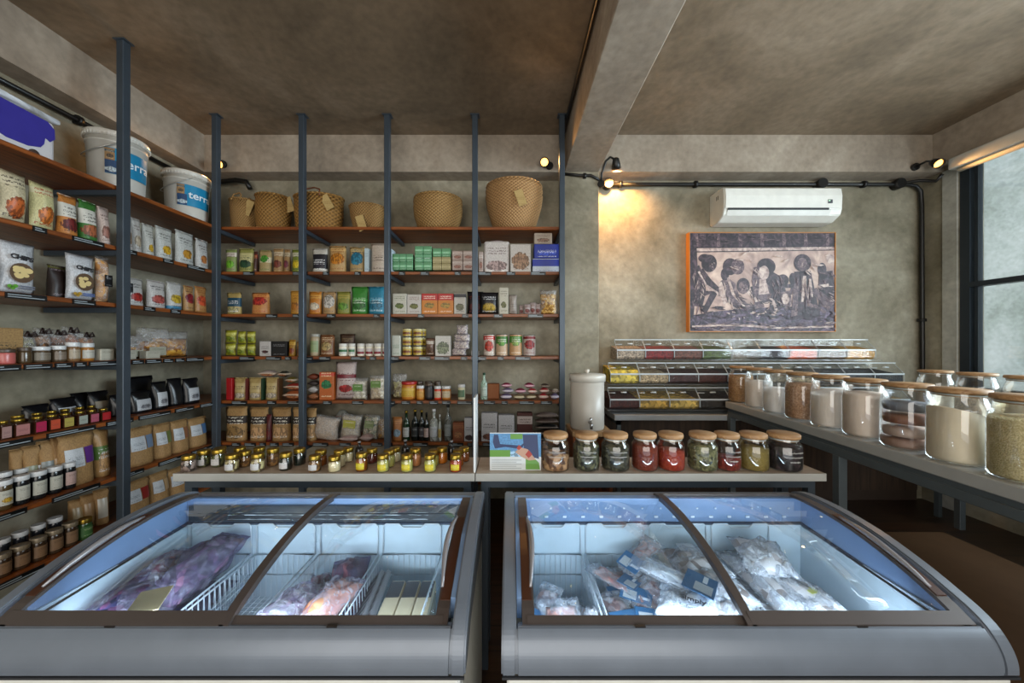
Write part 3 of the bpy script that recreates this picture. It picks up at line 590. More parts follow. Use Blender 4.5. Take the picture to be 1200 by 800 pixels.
def freezer(X0, Wd, lab, basket_x, mirror, strip_dark):
    root = E('chest_freezer', lab, 'freezer', (X0+Wd/2, 1.05, 0))
    def pt(name, bm, m, par=None, smooth=False):
        bmesh.ops.translate(bm, verts=bm.verts[:], vec=(-(Wd/2), -1.05, 0)); return mk(name, bm, m, par or root, smooth)
    wl = .05
    bm = B()
    box(bm, .012, Wd-.012, .758, .80, .06, .643, .012, seg=3); box(bm, .012, Wd-.012, 1.30, 1.345, .06, .78); box(bm, .012, .05, .80, 1.30, .06, .643); box(bm, Wd-.05, Wd-.012, .80, 1.30, .06, .643); box(bm, .05, Wd-.05, .80, 1.30, .06, .10)
    pt('cabinet', bm, M_fbody)
    # grey upper frame: side cheeks, front apron, rear rail
    bm = B()
    poly2 = PR + [(1.345, .62)]
    poly2 = [(y, z) for y, z in PR] + [(.80, .645), (.87, .68), (1.30, .70), (1.345, .72)]
    prism(bm, poly2, 0, .034); prism(bm, poly2, Wd-.034, Wd)
    ap = [p for p in PR if p[0] <= .80]; yb_ = .795
    ap = dense([(.788, .7285), (.780, .721), (.770, .708), (.760, .6875), (.755, .6645), (.755, .645)], 4)[:-1]+[(.755, .645), (.80, .645), (.815, .69), (.815, .72)]
    prism(bm, ap, .034, Wd-.034); box(bm, .034, Wd-.034, 1.30, 1.345, .72, .800)
    bmesh.ops.bevel(bm, geom=[e for e in bm.edges if e.calc_face_angle(0) > .9], offset=.004, segments=2, affect='EDGES'); pt('upper_frame', bm, M_shell)
    bm = B(); box(bm, .002, Wd-.002, .7535, .758, .640, .6455); pt('trim_line', bm, flat('2a2c30', .5))
    # liner (white tub)
    bm = B(); box(bm, wl, wl+.006, .85, 1.27, .32, .71); box(bm, Wd-wl-.006, Wd-wl, .85, 1.27, .32, .71); box(bm, wl, Wd-wl, 1.264, 1.27, .32, .72); box(bm, wl, Wd-wl, .85, .856, .32, .69); box(bm, wl, Wd-wl, .85, 1.27, .314, .32)
    pt('liner', bm, M_liner)
    bm = B()
    prism(bm, [(1.27, .72), (1.27, interp(PR, 1.27)-.012), (1.04, interp(PR, 1.04)-.012), (.85, interp(PR, .85)-.012), (.85, .70)], wl-.014, wl-.002); prism(bm, [(1.27, .72), (1.27, interp(PR, 1.27)-.012), (1.04, interp(PR, 1.04)-.012), (.85, interp(PR, .85)-.012), (.85, .70)], Wd-wl+.002, Wd-wl+.014)
    box(bm, wl-.01, Wd-wl+.01, 1.272, 1.298, .722, .808); pt('collar', bm, M_collar)
    bm = B(); 
    for x in (wl-.002, Wd-wl-.006): prism(bm, [(1.27, .722), (1.27, .714), (.85, .692), (.85, .700)], x, x+.008)
    box(bm, wl, Wd-wl, 1.262, 1.271, .715, .722); pt('gasket', bm, M_gask)
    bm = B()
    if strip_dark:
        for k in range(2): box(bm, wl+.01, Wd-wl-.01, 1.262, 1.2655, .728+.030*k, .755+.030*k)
        pt('reflection_strip', bm, pm('26323c', None, 'dce8ee', None, (.5, .5)))  # painted reflection: dark marked bands along the rear inner wall
    else:
        for k in range(15): box(bm, wl+.03+k*.068, wl+.043+k*.068, 1.268, 1.2715, .738, .745); box(bm, wl+.05+k*.068, wl+.056+k*.068, 1.268, 1.2715, .77, .775)
        pt('pale_dots', bm, flat('dfe8f4', .3))  # two rows of small pale dots along the rear inner wall
    # two curved lids
    mid = Wd/2+.008
    for k, (xa, xb) in enumerate(((.048, mid+.012), (mid-.012, Wd-.048))):
        up = -.003 if k == (0 if mirror else 1) else -.014
        lid = bpy.data.objects.new('lid', None); COL.objects.link(lid); lid.parent = root
        bm = B(); fw = .022
        strip(bm, xa, xa+(fw if k else .030), 1.315, .792, up, .010); strip(bm, xb-(.030 if k else fw), xb, 1.315, .792, up, .010)
        strip(bm, xa+.012, xb-.012, 1.315, 1.285, up, .010, n=2); strip(bm, xa+.012, xb-.012, .815, .792, up, .010, n=2)
        fr = pt('lid_frame', bm, M_lidf, lid)
        bm = B(); strip(bm, xa+.012, xb-.012, 1.286, .814, up-.004, .003); pt('glass', bm, M_fglass, lid, True)
        bm = B(); cxm = (xa+xb)/2; box(bm, cxm-.012, cxm+.012, .790, .797, .722, .729); pt('latch', bm, flat('2c2826', .4), lid)
        # recessed handle at the outer side
        hx0 = xb+.001 if k else xa-.001; sg = 1 if k else -1
        bm = B(); xs = sorted((hx0-sg*.026, hx0-sg*.002)); strip(bm, xs[0], xs[1], 1.12, .845, up+.002, .006); pt('handle_recess', bm, M_brown, lid)
        bm = B()
        pts = []
        for q in range(11):
            t = q/10; y = 1.10+(.86-1.10)*t; pts.append((hx0-sg*(.024+.010*math.sin(PI*t)), y, interp(PR, y)+.003+.012*math.sin(PI*t)))
        tube(bm, pts, [.003+.005*math.sin(PI*min(1, max(0, q/10))) for q in range(11)], 8); pt('handle', bm, M_grip, lid)
    return root
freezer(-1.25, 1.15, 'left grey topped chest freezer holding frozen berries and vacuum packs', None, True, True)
freezer(-.02, 1.15, 'right grey topped chest freezer holding blue labelled fish packs', None, False, False)
# LED tubes of the freezers: a real lamp strip under the front rim
for i, xc in enumerate((-.675, .555)):
    r = E('freezer_light_tube', ('slim white lamp tube under the front rim inside the left freezer', 'slim white lamp tube under the front rim inside the right freezer')[i], 'lamp', (xc, .868, .675), 0, 'freezer light tubes')
    bm = B(); tube(bm, [(-.48, 0, 0), (.48, 0, 0)], .006, 8); mk('tube', bm, flat('cfe4ff', .4, 0, 'tube', 4), r)
    a = area('tube_light', (0, .012, 0), (math.radians(62), 0, 0), .95, .012, 2.6, (.80, .90, 1.0)); a.parent = r
# wire baskets
M_wire = flat('d4dde4', .3, .2, 'wire')
def basket(xa, xb, lab):
    xa += .004; xb -= .004; xc = (xa+xb)/2; w = (xb-xa)/2
    r = E('wire_basket', lab, 'basket', (xc, 1.065, .325), 0, 'wire baskets in the freezers')
    y0, y1, zr, zb = -.195, .190, .285, .135
    bm = B(); tube(bm, [(-w, y0, zr), (w, y0, zr), (w, y1, zr), (-w, y1, zr)], .003, 6, closed=True); tube(bm, [(-w, y0, zr*.74), (w, y0, zr*.74), (w, y1, zr*.74), (-w, y1, zr*.74)], .002, 5, closed=True); mk('rim', bm, M_wire, r)
    bm = B()
    nx, ny = 11, 20
    for k in range(nx+1):
        x = -w+2*w*k/nx; tube(bm, [(x, y0, zr), (x, y0+.004, zb), (x, y1-.004, zb), (x, y1, zr)], .0016, 4)
    for k in range(1, ny):
        y = y0+(y1-y0)*k/ny; tube(bm, [(-w, y, zr), (-w+.004, y, zb), (w-.004, y, zb), (w, y, zr)], .0016, 4)
    mk('mesh', bm, M_wire, r)
    for yy in (y1+.004, y0-.002):
        bm = B(); zt = .395 if yy > 0 else .36
        tube(bm, [(-w+.002, yy, zr), (-w+.002, yy, zt-.008), (-w+.012, yy, zt), (-w*.45, yy, zt), (-w*.3, yy, zt-.014), (w*.3, yy, zt-.014), (w*.45, yy, zt), (w-.012, yy, zt), (w-.002, yy, zt-.008), (w-.002, yy, zr)], .0028, 6); mk('hanger', bm, M_wire, r)
ordn = ('first', 'second', 'third', 'fourth')
LB = [(-1.185, -.950), (-.940, -.715), (-.706, -.482), (-.474, -.25)]
RB = [(.050, .265), (.272, .497), (.505, .728), (.736, .960)]
LBn = ['white wire basket with large bags of dark berries, far left in left freezer', 'empty white wire basket under the middle bar of the left freezer', 'white wire basket with purple and orange frozen bags in left freezer', 'white wire basket with flat black and beige packs in left freezer']
RBn = ['nearly empty white wire basket with pink fish pack in right freezer', 'white wire basket heaped with blue labelled packs in right freezer', 'white wire basket of silvery clear packs near the bar in right freezer', 'white wire basket with long silvery bags, rightmost in right freezer']
for (a, c), l in zip(LB, LBn): basket(a, c, l)
for (a, c), l in zip(RB, RBn): basket(a, c, l)
# ------------------------------------------------------------------ goods: builders (front faces local -y, base at z = 0)
def pouch_bm(w, h, d, lean=0, gus=.9, wr=.004, curl=0):
    bm = bmesh.new(); nu, nv = 8, 10; sd = R.random()*50
    def pt(u, v, s):
        x = (u-.5)*w*(1-.03*math.sin(PI*v)); t = d/2*max(0, 1-(v/.93)**2.2)**.6 if v < .93 else .0012
        t = max(t, .0015); e = 1-abs(2*u-1)**3.5; y = s*t*(e*.92+.08 if v < .9 else 1)
        y += wr*mnoise.noise(Vector((u*5+sd, v*6, s)))*(1 if 0 < v < 1 else .4)
        return Vector((x, y+lean*v*h-curl*(v**3)*h, v*h))
    G = {}
    for s in (-1, 1):
        for i in range(nu+1):
            for j in range(nv+1):
                if s == 1 and (i in (0, nu) or j == nv): G[s, i, j] = G[-1, i, j]; continue
                G[s, i, j] = bm.verts.new(pt(i/nu, j/nv, s))
        for i in range(nu):
            for j in range(nv):
                q = [G[s, i, j], G[s, i+1, j], G[s, i+1, j+1], G[s, i, j+1]]
                if s == 1: q = q[::-1]
                bm.faces.new(q).smooth = True
    bot = [G[-1, i, 0] for i in range(nu+1)]+[G[1, i, 0] for i in range(nu-1, 0, -1)]
    bm.faces.new(bot[::-1]); return bm
def pillow_bm(w, h, d, wr=.008, lean=0, nu=9, nv=11, seal=.06, fq=5):
    bm = bmesh.new(); sd = R.random()*90; G = {}
    def pt(u, v, s):
        vv = min(1, max(0, (v-seal)/(1-2*seal))); t = d/2*(math.sin(PI*vv)**.45 if 0 < vv < 1 else 0)*(1-abs(2*u-1)**2.6)
        x = (u-.5)*w*(1-.08*math.sin(PI*v)); n = mnoise.noise(Vector((u*fq+sd, v*fq, s*.6)))*wr
        return Vector((x+n*.5, s*max(t, .0007)+n*(1 if t > .001 else .3)+lean*v*h, v*h))
    for s in (-1, 1):
        for i in range(nu+1):
            for j in range(nv+1):
                if s == 1 and (i in (0, nu) or j in (0, nv)): G[s, i, j] = G[-1, i, j]; continue
                G[s, i, j] = bm.verts.new(pt(i/nu, j/nv, s))
        for i in range(nu):
            for j in range(nv):
                q = [G[s, i, j], G[s, i+1, j], G[s, i+1, j+1], G[s, i, j+1]]
                if s == 1: q = q[::-1]
                bm.faces.new(q).smooth = True
    return bm
def arc_label(r0, z0, z1, a=1.1, seg=10, c=-PI/2, th=.0006):
    bm = bmesh.new(); lathe(bm, [(r0+th, z0), (r0+th, z1)], seg, a0=c-a, a1=c+a, caps=False); return bm
def clabel(r, w, h, d, lean, lab, name='label', ex=.004):
    u0, u1, v0, v1, c = lab; bm = bmesh.new(); n = 5; rows = []
    for j in range(n+1):
        v = v0+(v1-v0)*j/n; t = d/2*max(0, 1-(v/.93)**2.2)**.6
        rows.append([bm.verts.new(((u-.5)*w, -t*((1-abs(2*u-1)**3.5)*.92+.08)-ex+lean*v*h, v*h)) for u in [u0+(u1-u0)*i/n for i in range(n+1)]])
    for j in range(n):
        for i in range(n): bm.faces.new([rows[j][i], rows[j][i+1], rows[j+1][i+1], rows[j+1][i]]).smooth = True
    return mk(name, bm, c, r)
def i_pouch(r, w, h, d, m, label=None, lean=0, **k):
    mk('bag', pouch_bm(w, h, d, lean), m, r)
    bm = bmesh.new(); t = d/2*.1; box(bm, -w*.49, w*.49, -.0022, .0022, h*.955, h*1.0, .0008)
    if lean: bmesh.ops.translate(bm, verts=bm.verts[:], vec=(0, lean*h, 0))
    mk('top_seal', bm, m, r)
    if label: clabel(r, w, h, d, lean, label)
    if k.get('label2'): clabel(r, w, h, d, lean, k['label2'], 'label_strip')
def i_box(r, w, h, d, m, **k):
    bm = B(); box(bm, -w/2, w/2, -d/2, d/2, 0, h, min(.003, w*.05)); mk('carton', bm, m, r)
    bm = B(); box(bm, -w/2*.96, w/2*.96, -d/2*.94, -d/2*.90, h, h+.0012); mk('flap', bm, m, r)
def i_jar(r, w, h, d, m, lid=None, label=None, glass=None, lz=.2, **k):
    R0 = w/2; lh = min(.022, h*.22)
    hb = h-lh
    bm = B(); lathe(bm, [(0, 0), (R0*.86, 0), (R0*.97, hb*.05), (R0, hb*.14), (R0, hb*.86), (R0*.95, hb*.94), (R0*.88, hb*.98), (R0*.88, hb)], 18); mk('jar_body', bm, m, r)
    bm = B(); lathe(bm, [(0, hb-.002), (R0*.98, hb-.002), (R0*1.0, hb+.002), (R0*1.0, h-.003), (R0*.96, h), (R0*.8, h-.0015), (0, h-.0015)], 18); mk('lid', bm, lid or M_gold, r)
    if label: mk('label', arc_label(R0, hb*lz, hb*.78), label, r)
def i_can(r, w, h, d, m, **k):
    R0 = w/2; bm = B(); lathe(bm, [(0, .002), (R0*.93, .002), (R0*.97, 0), (R0, .003), (R0, h-.003), (R0*.97, h), (R0*.93, h-.003), (0, h-.003)], 18); mk('tin', bm, flat('a9a9a4', .25, .8), r)
    bm = B(); lathe(bm, [(R0+.0005, .006), (R0+.0005, h-.006)], 18, caps=False); mk('label', bm, m, r)
def i_bottle(r, w, h, d, m, lid=None, label=None, **k):
    R0 = w/2; bm = B(); lathe(bm, [(0, 0), (R0*.9, 0), (R0, h*.02), (R0, h*.55), (R0*.85, h*.64), (R0*.36, h*.74), (R0*.34, h*.92), (R0*.40, h*.93), (R0*.40, h*.95), (0, h*.95)], 18); mk('glass_body', bm, m, r)
    bm = B(); lathe(bm, [(0, h*.92), (R0*.43, h*.92), (R0*.43, h), (0, h)], 14); mk('cap', bm, lid or M_gold, r)
    if label: mk('label', arc_label(R0, h*.14, h*.46), label, r)
def i_pillow(r, w, h, d, m, label=None, **k):
    mk('wrapper', pillow_bm(w, h, d, wr=k.get('wr', .006), lean=k.get('lean', 0)), m, r)
    if label:
        u0, u1, v0, v1, c = label
        bm = B(); box(bm, (u0-.5)*w, (u1-.5)*w, -d/2-.003+k.get('lean', 0)*h*.5, -d/2-.002+k.get('lean', 0)*h*.5, v0*h, v1*h); mk('label', bm, c, r)
def i_clear(r, w, h, d, m, fill=.75, label=None, film=None, **k):
    """clear bag: film around its own contents"""
    bm = pillow_bm(w*.94, h*fill, d*.9, .012, seal=.02); mk('contents', bm, m, r)
    mk('film', pillow_bm(w, h, d+.004, .012, seal=.05), film or filmy('clear_film', (.95, .95, .95), (.9, .9, .9, 1), .22), r)
    if label:
        u0, u1, v0, v1, c = label; bm = B(); box(bm, (u0-.5)*w, (u1-.5)*w, -d/2-.007, -d/2-.006, v0*h, v1*h); mk('label', bm, c, r)
def i_stack(r, w, h, d, m, **k):   # one flat pack lying down
    bm = pillow_bm(w, d, h, .003, seal=.03); 
    for v in bm.verts: v.co = Vector((v.co.x, v.co.z-d/2, -v.co.y+h/2))
    bmesh.ops.recalc_face_normals(bm, faces=bm.faces[:]); mk('wrapper', bm, m, r)
KIND = {'pouch': (i_pouch, 'pouch', 'food pouch'), 'box': (i_box, 'carton', 'carton'), 'jar': (i_jar, 'jar', 'jar'), 'can': (i_can, 'tin_can', 'can'), 'bottle': (i_bottle, 'bottle', 'bottle'),
        'packet': (i_pillow, 'packet', 'packet'), 'clear': (i_clear, 'clear_bag', 'bag'), 'stack': (i_stack, 'flat_pack', 'packet')}
BAYX = [(-9, 356, 'first'), (356, 455, 'second'), (455, 557, 'third'), (557, 900, 'fourth')]
def put(kind, side, si, a, b, yt, desc, m, d=.06, off=.0, yb=None, rz=None, cyl=False, **k):
    """one article standing on shelf si between picture columns a..b with its top at picture row yt"""
    fn, nm, cat = KIND[kind]
    if side == 'B':
        Y = 2.725+off; xa, xb = BX(a, Y), BX(b, Y); w = xb-xa
        h = BZ(yt, Y)-SZ[si]; z = SZ[si]
        if yb is not None: z = BZ(yb, Y); h = BZ(yt, Y)-z
        if kind in ('jar', 'can', 'bottle'): d = w
        loc = ((xa+xb)/2, Y+d/2, z+.0005); rot = 0 if rz is None else rz
        bay = [q for lo, hi, q in BAYX if lo <= (a+b)/2 < hi][0]
        lab = f'{desc}, {ORD[si]} back shelf, {bay} bay'
    else:
        X = -2.345-off; ya, yb_ = LY(a, X), LY(b, X); w = yb_-ya; yc = (ya+yb_)/2
        if kind in ('jar', 'can', 'bottle'):
            # width of a round thing seen obliquely
            rr = -X*(1/ (CX-b) - 1/(CX-a))*F/2/1.12; d = w = rr*2*1.08
        h = 1.38-(yt-CY)/F*yc-SZ[si]; z = SZ[si]
        if yb is not None: z = 1.38-(yb-CY)/F*yc; h = 1.38-(yt-CY)/F*yc-z
        loc = (X-d/2, yc, z+.0005); rot = PI/2 if rz is None else PI/2+rz
        bay = 'near' if (a+b)/2 < 141 else 'corner'
        lab = f'{desc}, {ORD[si]} left shelf, {bay} bay'
    h = max(h, .02)
    r = E(nm, lab, cat, loc, rot, group=f'{cat}s on the {ORD[si]} shelf of the {"back" if side=="B" else "left"} wall')
    fn(r, w, h, d, m, **k); return r
# --- shared goods materials
KR = pm('b18a58', None, '4a3622', None, lines=False, rough=.7); KR2 = pm('a87f4e', 'c09a66', '3a2a1c', 'b98a50', rough=.7)
wl = pm('d8d8d6', None, '6a6a6a', None, (.5, .35)); wl2 = pm('cfd3d8', None, '50545c', None, (.5, .3)); blk = pm('15161a', None, '8a8c90', None); cream = flat('d8cfae', .4)
ML = {c: flat(c, .35) for c in ('e9e4d2', '2a1f18', '6a3c14', '3a5a2c', 'c43a20', '8a2a1c', 'b8742a', 'dcae2e', '50402c', '14161a', 'c9c2a0', '7c1a28', '1d2a1c', 'cfa03c', '97866a')}
WLID = flat('cfd0d0', .3); BLID = flat('4a3c30', .4); REDL = flat('a2201c', .35)
# ================================================================== back shelving
# second shelf
P = 'pouch'
for a, b, yt, ds, m, k, d in [
  (262, 275, 291, 'slim green pouch with pale front', pm('8c9a5a', 'd8cfc0', '6a3a4a', '6fae2c'), P, .05), (277, 295, 290, 'olive pouch with black lettering block', pm('9a9a52', 'ccc48c', '16301c', '24462a', (.6, .2)), P, .06),
  (296, 300, 294, 'narrow dark red packet', pm('4a2a20', '8a2c20', 'c0a060'), P, .04), (301, 316, 292, 'kraft pouch with green leaf picture', pm('b09a68', 'dcd0b0', '2f6a2c', '4f9a30', (.55, .12), (.6, .16, .3)), P, .06),
  (318, 330, 290, 'kraft pouch with maroon window', pm('b39060', 'd8c8a8', '6a2a24', '7a3a2c'), P, .06), (331, 338, 291, 'thin kraft pouch with purple patch', pm('a88454', 'd0c0a0', '3a1a24', '7a3040'), P, .05), (340, 353, 291, 'green yellow pouch with white front', pm('7d8a34', 'd6d2b6', '2a3a1a', 'd2b820'), P, .06),
  (364, 382, 290, 'white coffee pouch with black lettering', pm('c9c4b8', '1c1a20', 'f0f0f0', '2a2630', (.45, .3)), P, .06), (384, 404, 287, 'kraft pouch with large orange label', pm('c09a62', 'd8b070', '8a4a1c', 'c27a20', (.85, .05), (.5, .22, .42)), P, .06),
  (408, 426, 288, 'kraft pouch with teal picture', pm('b59866', 'd2b87c', '1c4a5c', '2a7c98', (.85, .05), (.52, .26, .4)), P, .06), (427, 432, 291, 'thin bluish white carton', pm('c8dce4', None, '6a8a9a'), 'box', .06),
  (433, 453, 284, 'large white sack with brown lettering rows', pm('cfc0b0', None, '3a2c28', None, (.5, .45)), P, .07)]:
    put(k, 'B', 1, a, b, yt, ds, m, d)
# small green cartons, stacked
gm = [pm('5f9a6c', '7cc08c', 'cfe8d4', None, (.5, .12)), pm('6fae80', '4f8a60', 'e0f0e4', None, (.5, .12)), pm('a99b6c', 'c6b888', '5a4a30', None, (.5, .12)), pm('bca79c', 'd8cac0', '7a4a3c', '9a6a5a')]
def cartons(cols, rowsy, mats, ds, bay):
    for ci, (a, b) in enumerate(cols):
        for ri, (yt, yb) in enumerate(rowsy):
            r = put('box', 'B', 1, a, b, yt, f'{ds}, {("bottom","second","third","top")[ri]} of column {("one","two","three","four","five","six","seven","eight","nine")[ci]}', mats[ri % len(mats)] if isinstance(mats, list) else mats, .055, yb=yb)
            r['label'] = f'{ds}, {("bottom", "second", "third", "top")[ri]} in the {("first","second","third","fourth","fifth","sixth")[ci]} column, {bay}'
cartons([(460, 467.6), (468, 475.6), (476, 483.6)], [(307, 316.3), (297.5, 306.7)], [gm[0]], 'small green carton', 'below the middle round basket')
cartons([(486, 495.6), (496, 505.6)], [(307, 316.3), (298, 306.7), (288.4, 297.7)], [gm[0], gm[1]], 'little mint green carton', 'right of the low stacks')
cartons([(507, 517), (517.4, 528)], [(309, 316.3), (301, 308.7)], [gm[2]], 'small tan carton', 'under the green tops')
cartons([(507, 517), (517.4, 528)], [(291, 300.7)], [gm[0]], 'green carton crowning the tan cartons', 'third bay')
cartons([(530, 542), (542.6, 555)], [(305, 316.3), (294, 304.7)], [gm[3]], 'small pinkish white carton', 'left of the fourth post')
put('box', 'B', 1, 457.5, 459.5, 292, 'pale bluish white thin box at the left', pm('d8ecf4', None, 'b0c0c8'), .08)
put('box', 'B', 1, 561, 566, 295, 'small pinkish carton just right of the post', gm[3], .05)
def tissue(si, a, b, yt, ds, m, d=.16):
    r = put('box', 'B', si, a, b, yt, ds, m, d); return r
# paper roll pack: rounded plastic wrapped block
Y = 2.74; xa, xb = BX(567, Y), BX(597, Y); r = E('paper_roll_pack', 'tall white plastic wrapped pack of paper rolls on the second back shelf', 'paper pack', ((xa+xb)/2, Y+.1, SZ[1]+.0005)); w = xb-xa; h = BZ(279, Y)-SZ[1]
bm = B()
for i in (-1, 1):
    for j in (-1, 1): lathe(bm, [(0, .002), (w*.24, .002), (w*.245, .01), (w*.245, h*.88), (0, h*.88)], 14, c=(i*w*.24, j*.045))
mk('rolls', bm, flat('e4dfd8', .8), r)
bm = B(); box(bm, -w/2, w/2, -.095, .095, 0, h*.93, .022, seg=3); mk('wrapper', bm, pm('cfc6c0', None, '6a5a58', 'a48c88', (.7, .1), (.22, .16, .4), .25), r)
bm = B(); lathe(bm, [(w*.42, h*.90), (w*.38, h*.96), (w*.30, h)], 16, sy=.6); mk('gathered_top', bm, flat('b8a8a8', .3), r)
put('box', 'B', 1, 598, 622, 286, 'white paper napkin pack with brown spots', pm('c6bdb4', None, '7a5a48', '98765c', (.5, .1), (.4, .3, .42), .3), .14, off=.01)
put('box', 'B', 1, 624, 656, 303, 'lower blue and white wrapped pack', pm('c4ccd6', '24369a', '2a3a8a', None, (.7, .25)), .15, off=.01)
put('box', 'B', 1, 626, 656, 286, 'upper deep blue wrapped pack', pm('1c3398', None, 'e8ecf4', '3454c8', (.5, .3)), .14, off=.012, yb=302.6)
put('box', 'B', 1, 626, 647, 273, 'small beige carton lying on the blue packs', pm('b0a08e', None, '5a4438', '8a6a58'), .09, off=.012, yb=285.6)
# third shelf
for a, b, yt, ds, m, k, d in [
  (263, 280, 342, 'pouch with dark blue middle and yellow top', pm('b8a060', '17485e', 'e0e0e0', 'a8a070', (.55, .2), (.2, .14, .4)), P, .06), (291, 312, 342, 'plump orange and cream packet with red picture', pm('c9884a', 'e09a54', 'a0301c', 'b8342a', (.86, .06), (.6, .2, .4)), P, .09),
  (338, 353, 340, 'golden orange pouch beside the second post', pm('c08a34', 'd49a3a', '6a3a10', 'a86a20'), P, .06), (360, 375, 341, 'orange pouch with white lower label', pm('c47c28', 'd8a04c', '7a2a14', 'cfc0a8'), P, .06),
  (376, 392, 341, 'kraft pouch with oval white label', pm('b08c5c', 'b89468', '3a342c', 'c0bab0', (.85, .04), (.55, .3, .42)), P, .06), (393, 409, 341, 'olive pouch with green leaf print', pm('8c8a3a', 'b0a050', '4a6a2a', '5d8a2a'), P, .06),
  (410, 430, 335, 'tall bright green pouch with pale side', pm('3b8a34', '52a84a', 'd8e8d0', '2c6a2c', (.5, .05)), P, .07), (430, 450, 335, 'tall turquoise blue pouch with pale side', pm('2a86a4', '3fa0c0', 'd0e8f0', '22708e', (.5, .05)), P, .07)]:
    put(k, 'B', 2, a, b, yt, ds, m, d)
for a, b, yt, ds, m in [(460, 476.3, 344, 'white carton with green olive picture, leftmost', pm('c8c4b4', None, '4a5a3a', '5c6a2c', (.8, .06), (.4, .14, .3))), (477, 493.3, 345, 'white carton with olive picture next to red ones', pm('c6bfb6', None, '6a3a34', '67682e', (.8, .06), (.4, .14, .3))),
  (494, 512.5, 344, 'red topped orange carton, left one of two', pm('cf7d1f', 'b81c1c', 'f4e4d0', '9a7a2c', (.85, .17), (.42, .14, .3))), (513, 531.3, 344, 'red topped orange carton, right one of two', pm('cf7d1f', 'b81c1c', 'f4e4d0', 'a8842c', (.85, .17), (.42, .14, .3))),
  (532, 545.5, 344, 'white carton printed in black', pm('cac6bc', '22222a', '1a1a1e', '6a6a4a', (.9, .08))), (585, 595.5, 337, 'tall narrow white carton', pm('c0b9a6', None, '4a4438', '5c5a2c', (.8, .08), (.35, .12, .3)))]:
    put('box', 'B', 2, a, b, yt, ds, m, .05)
put('packet', 'B', 2, 547, 566, 341, 'black crumpled snack packet behind the fourth post', pm('1e1a1c', None, '8a3020', '5a1c18'), .06, off=.05)
put('packet', 'B', 2, 562, 584, 342, 'black snack packet with yellow picture', pm('1c1a1e', None, 'd0d0d0', 'a88a24', (.75, .08), (.3, .2, .36)), .06)
put('packet', 'B', 2, 596, 606, 345, 'striped white and brown small packet', pm('a89c92', None, '4a3834', None, (.5, .45)), .05)
for n, (a, b, yt) in enumerate([(614, 622, 356), (621, 628, 354), (627, 634, 355), (608, 614, 357)]): put('packet', 'B', 2, a, b, yt, ('small wrapped bar, leftmost but one', 'small wrapped bar in the middle', 'small wrapped bar touching the golden bag', 'small wrapped bar, leftmost of four')[n], pm('b8a8a4', None, '6a3430', '8a4a44'), .03, off=.01*n)
put('clear', 'B', 2, 633, 653, 339, 'clear bag of golden sticks with gathered top', grainy('8a6024', 'c99a48', 'e0c07a', 60), .07, fill=.85)
# fourth shelf
for n, (a, b, yt, yb) in enumerate([(261, 274, 402, 416.6), (275, 286, 403, 416.6), (287, 297, 403, 416.6), (261, 275, 386.5, 401.6), (276, 286, 388, 402.6), (287, 297, 388, 402.6)]):
    put('packet', 'B', 3, a, b, yt, ('lower left', 'lower middle', 'lower right', 'upper left', 'upper middle', 'upper right')[n]+' yellow green packet in a stack', pm('a3a02c', 'd8d46a', '4a5a14', '7f8f28', (.7, .1)), .05, yb=yb)
put('box', 'B', 3, 304, 317, 400, 'small white carton with black print', pm('cac6c2', None, '1c1a1c', '4a2a2c', (.6, .2), (.3, .1, .3)), .05)
put('box', 'B', 3, 317.5, 336, 400, 'black carton with grey emblem', pm('121214', None, '8c8c90', None), .05)
put('pouch', 'B', 3, 337, 345, 398, 'small yellow and brown pouch', pm('a87c24', 'd8b048', '6a1c14', '8a3a1c'), .04)
put('pouch', 'B', 3, 346, 353.5, 400, 'small brown pouch by the second post', pm('7a5630', '9a7a48', '2a1a10', '5a3418'), .04)
put('jar', 'B', 3, 361, 372, 391, 'tall clear jar of green olives', ML['97866a'], lid=flat('8c8a80', .3), label=pm('8a9a6a', None, '3a4a2a'))
put('pouch', 'B', 3, 373, 390, 392, 'brown clear fronted pouch of nuts', pm('7a4c28', '8a5a34', 'd0c0a0', 'a8905c', (.8, .06), (.45, .2, .36)), .07)
put('pouch', 'B', 3, 397, 415, 391, 'dark transparent bag leaning behind the green jars', pm('4a3424', None, '8a7a5a', '6a4a30'), .05, off=.11)
for n, (a, b, mm_, c, ds) in enumerate([(395, 406, 'd8dcd4', '2a6a3c', 'white jar with green label, left'), (407, 415, 'cfd4cc', '3a7a48', 'white jar with green label, right'), (417, 426, 'd8d0cc', '8a1c2a', 'white jar with red base, first of four'), (427, 436, 'd8d0cc', '8a1c2a', 'white jar with red base, second of four'), (437, 446, 'd8d0cc', '8a1c2a', 'white jar with red base, third of four'), (447, 455, 'd8d0cc', '8a1c2a', 'white jar with red base, mostly behind the post')]):
    put('jar', 'B', 3, a, b, 402.5, ds, ML['e9e4d2'], lid=M_white, label=pm(mm_, c, c, None, (.25 if n > 1 else .6, .2)))
put('box', 'B', 3, 459, 469, 393, 'white carton with green script', pm('c8cabc', None, '1c5a34', None, (.5, .4)), .05)
cm = pm('c9a93c', 'e0d89a', '4a3014', '7a3a18', (.85, .12), (.4, .16, .5))
for ci, (a, b, o_) in enumerate([(470.5, 481.5, 0), (483, 494, 0), (488, 498, .07)]):
    for ri, (yt, yb) in enumerate([(405.5, 416.6), (394.7, 405.2), (384.5, 394.4)]):
        q = put('can', 'B', 3, a, b, yt, '', cm, yb=yb, off=o_); q['label'] = f'small yellow tin, {("bottom","middle","top")[ri]} of the {("left","right front","right rear")[ci]} stack of three, third bay'
put('packet', 'B', 3, 498, 509, 396, 'brown and white snack packet', pm('7c6050', 'c0b4a8', 'd8d0c0', '6a4a34'), .05)
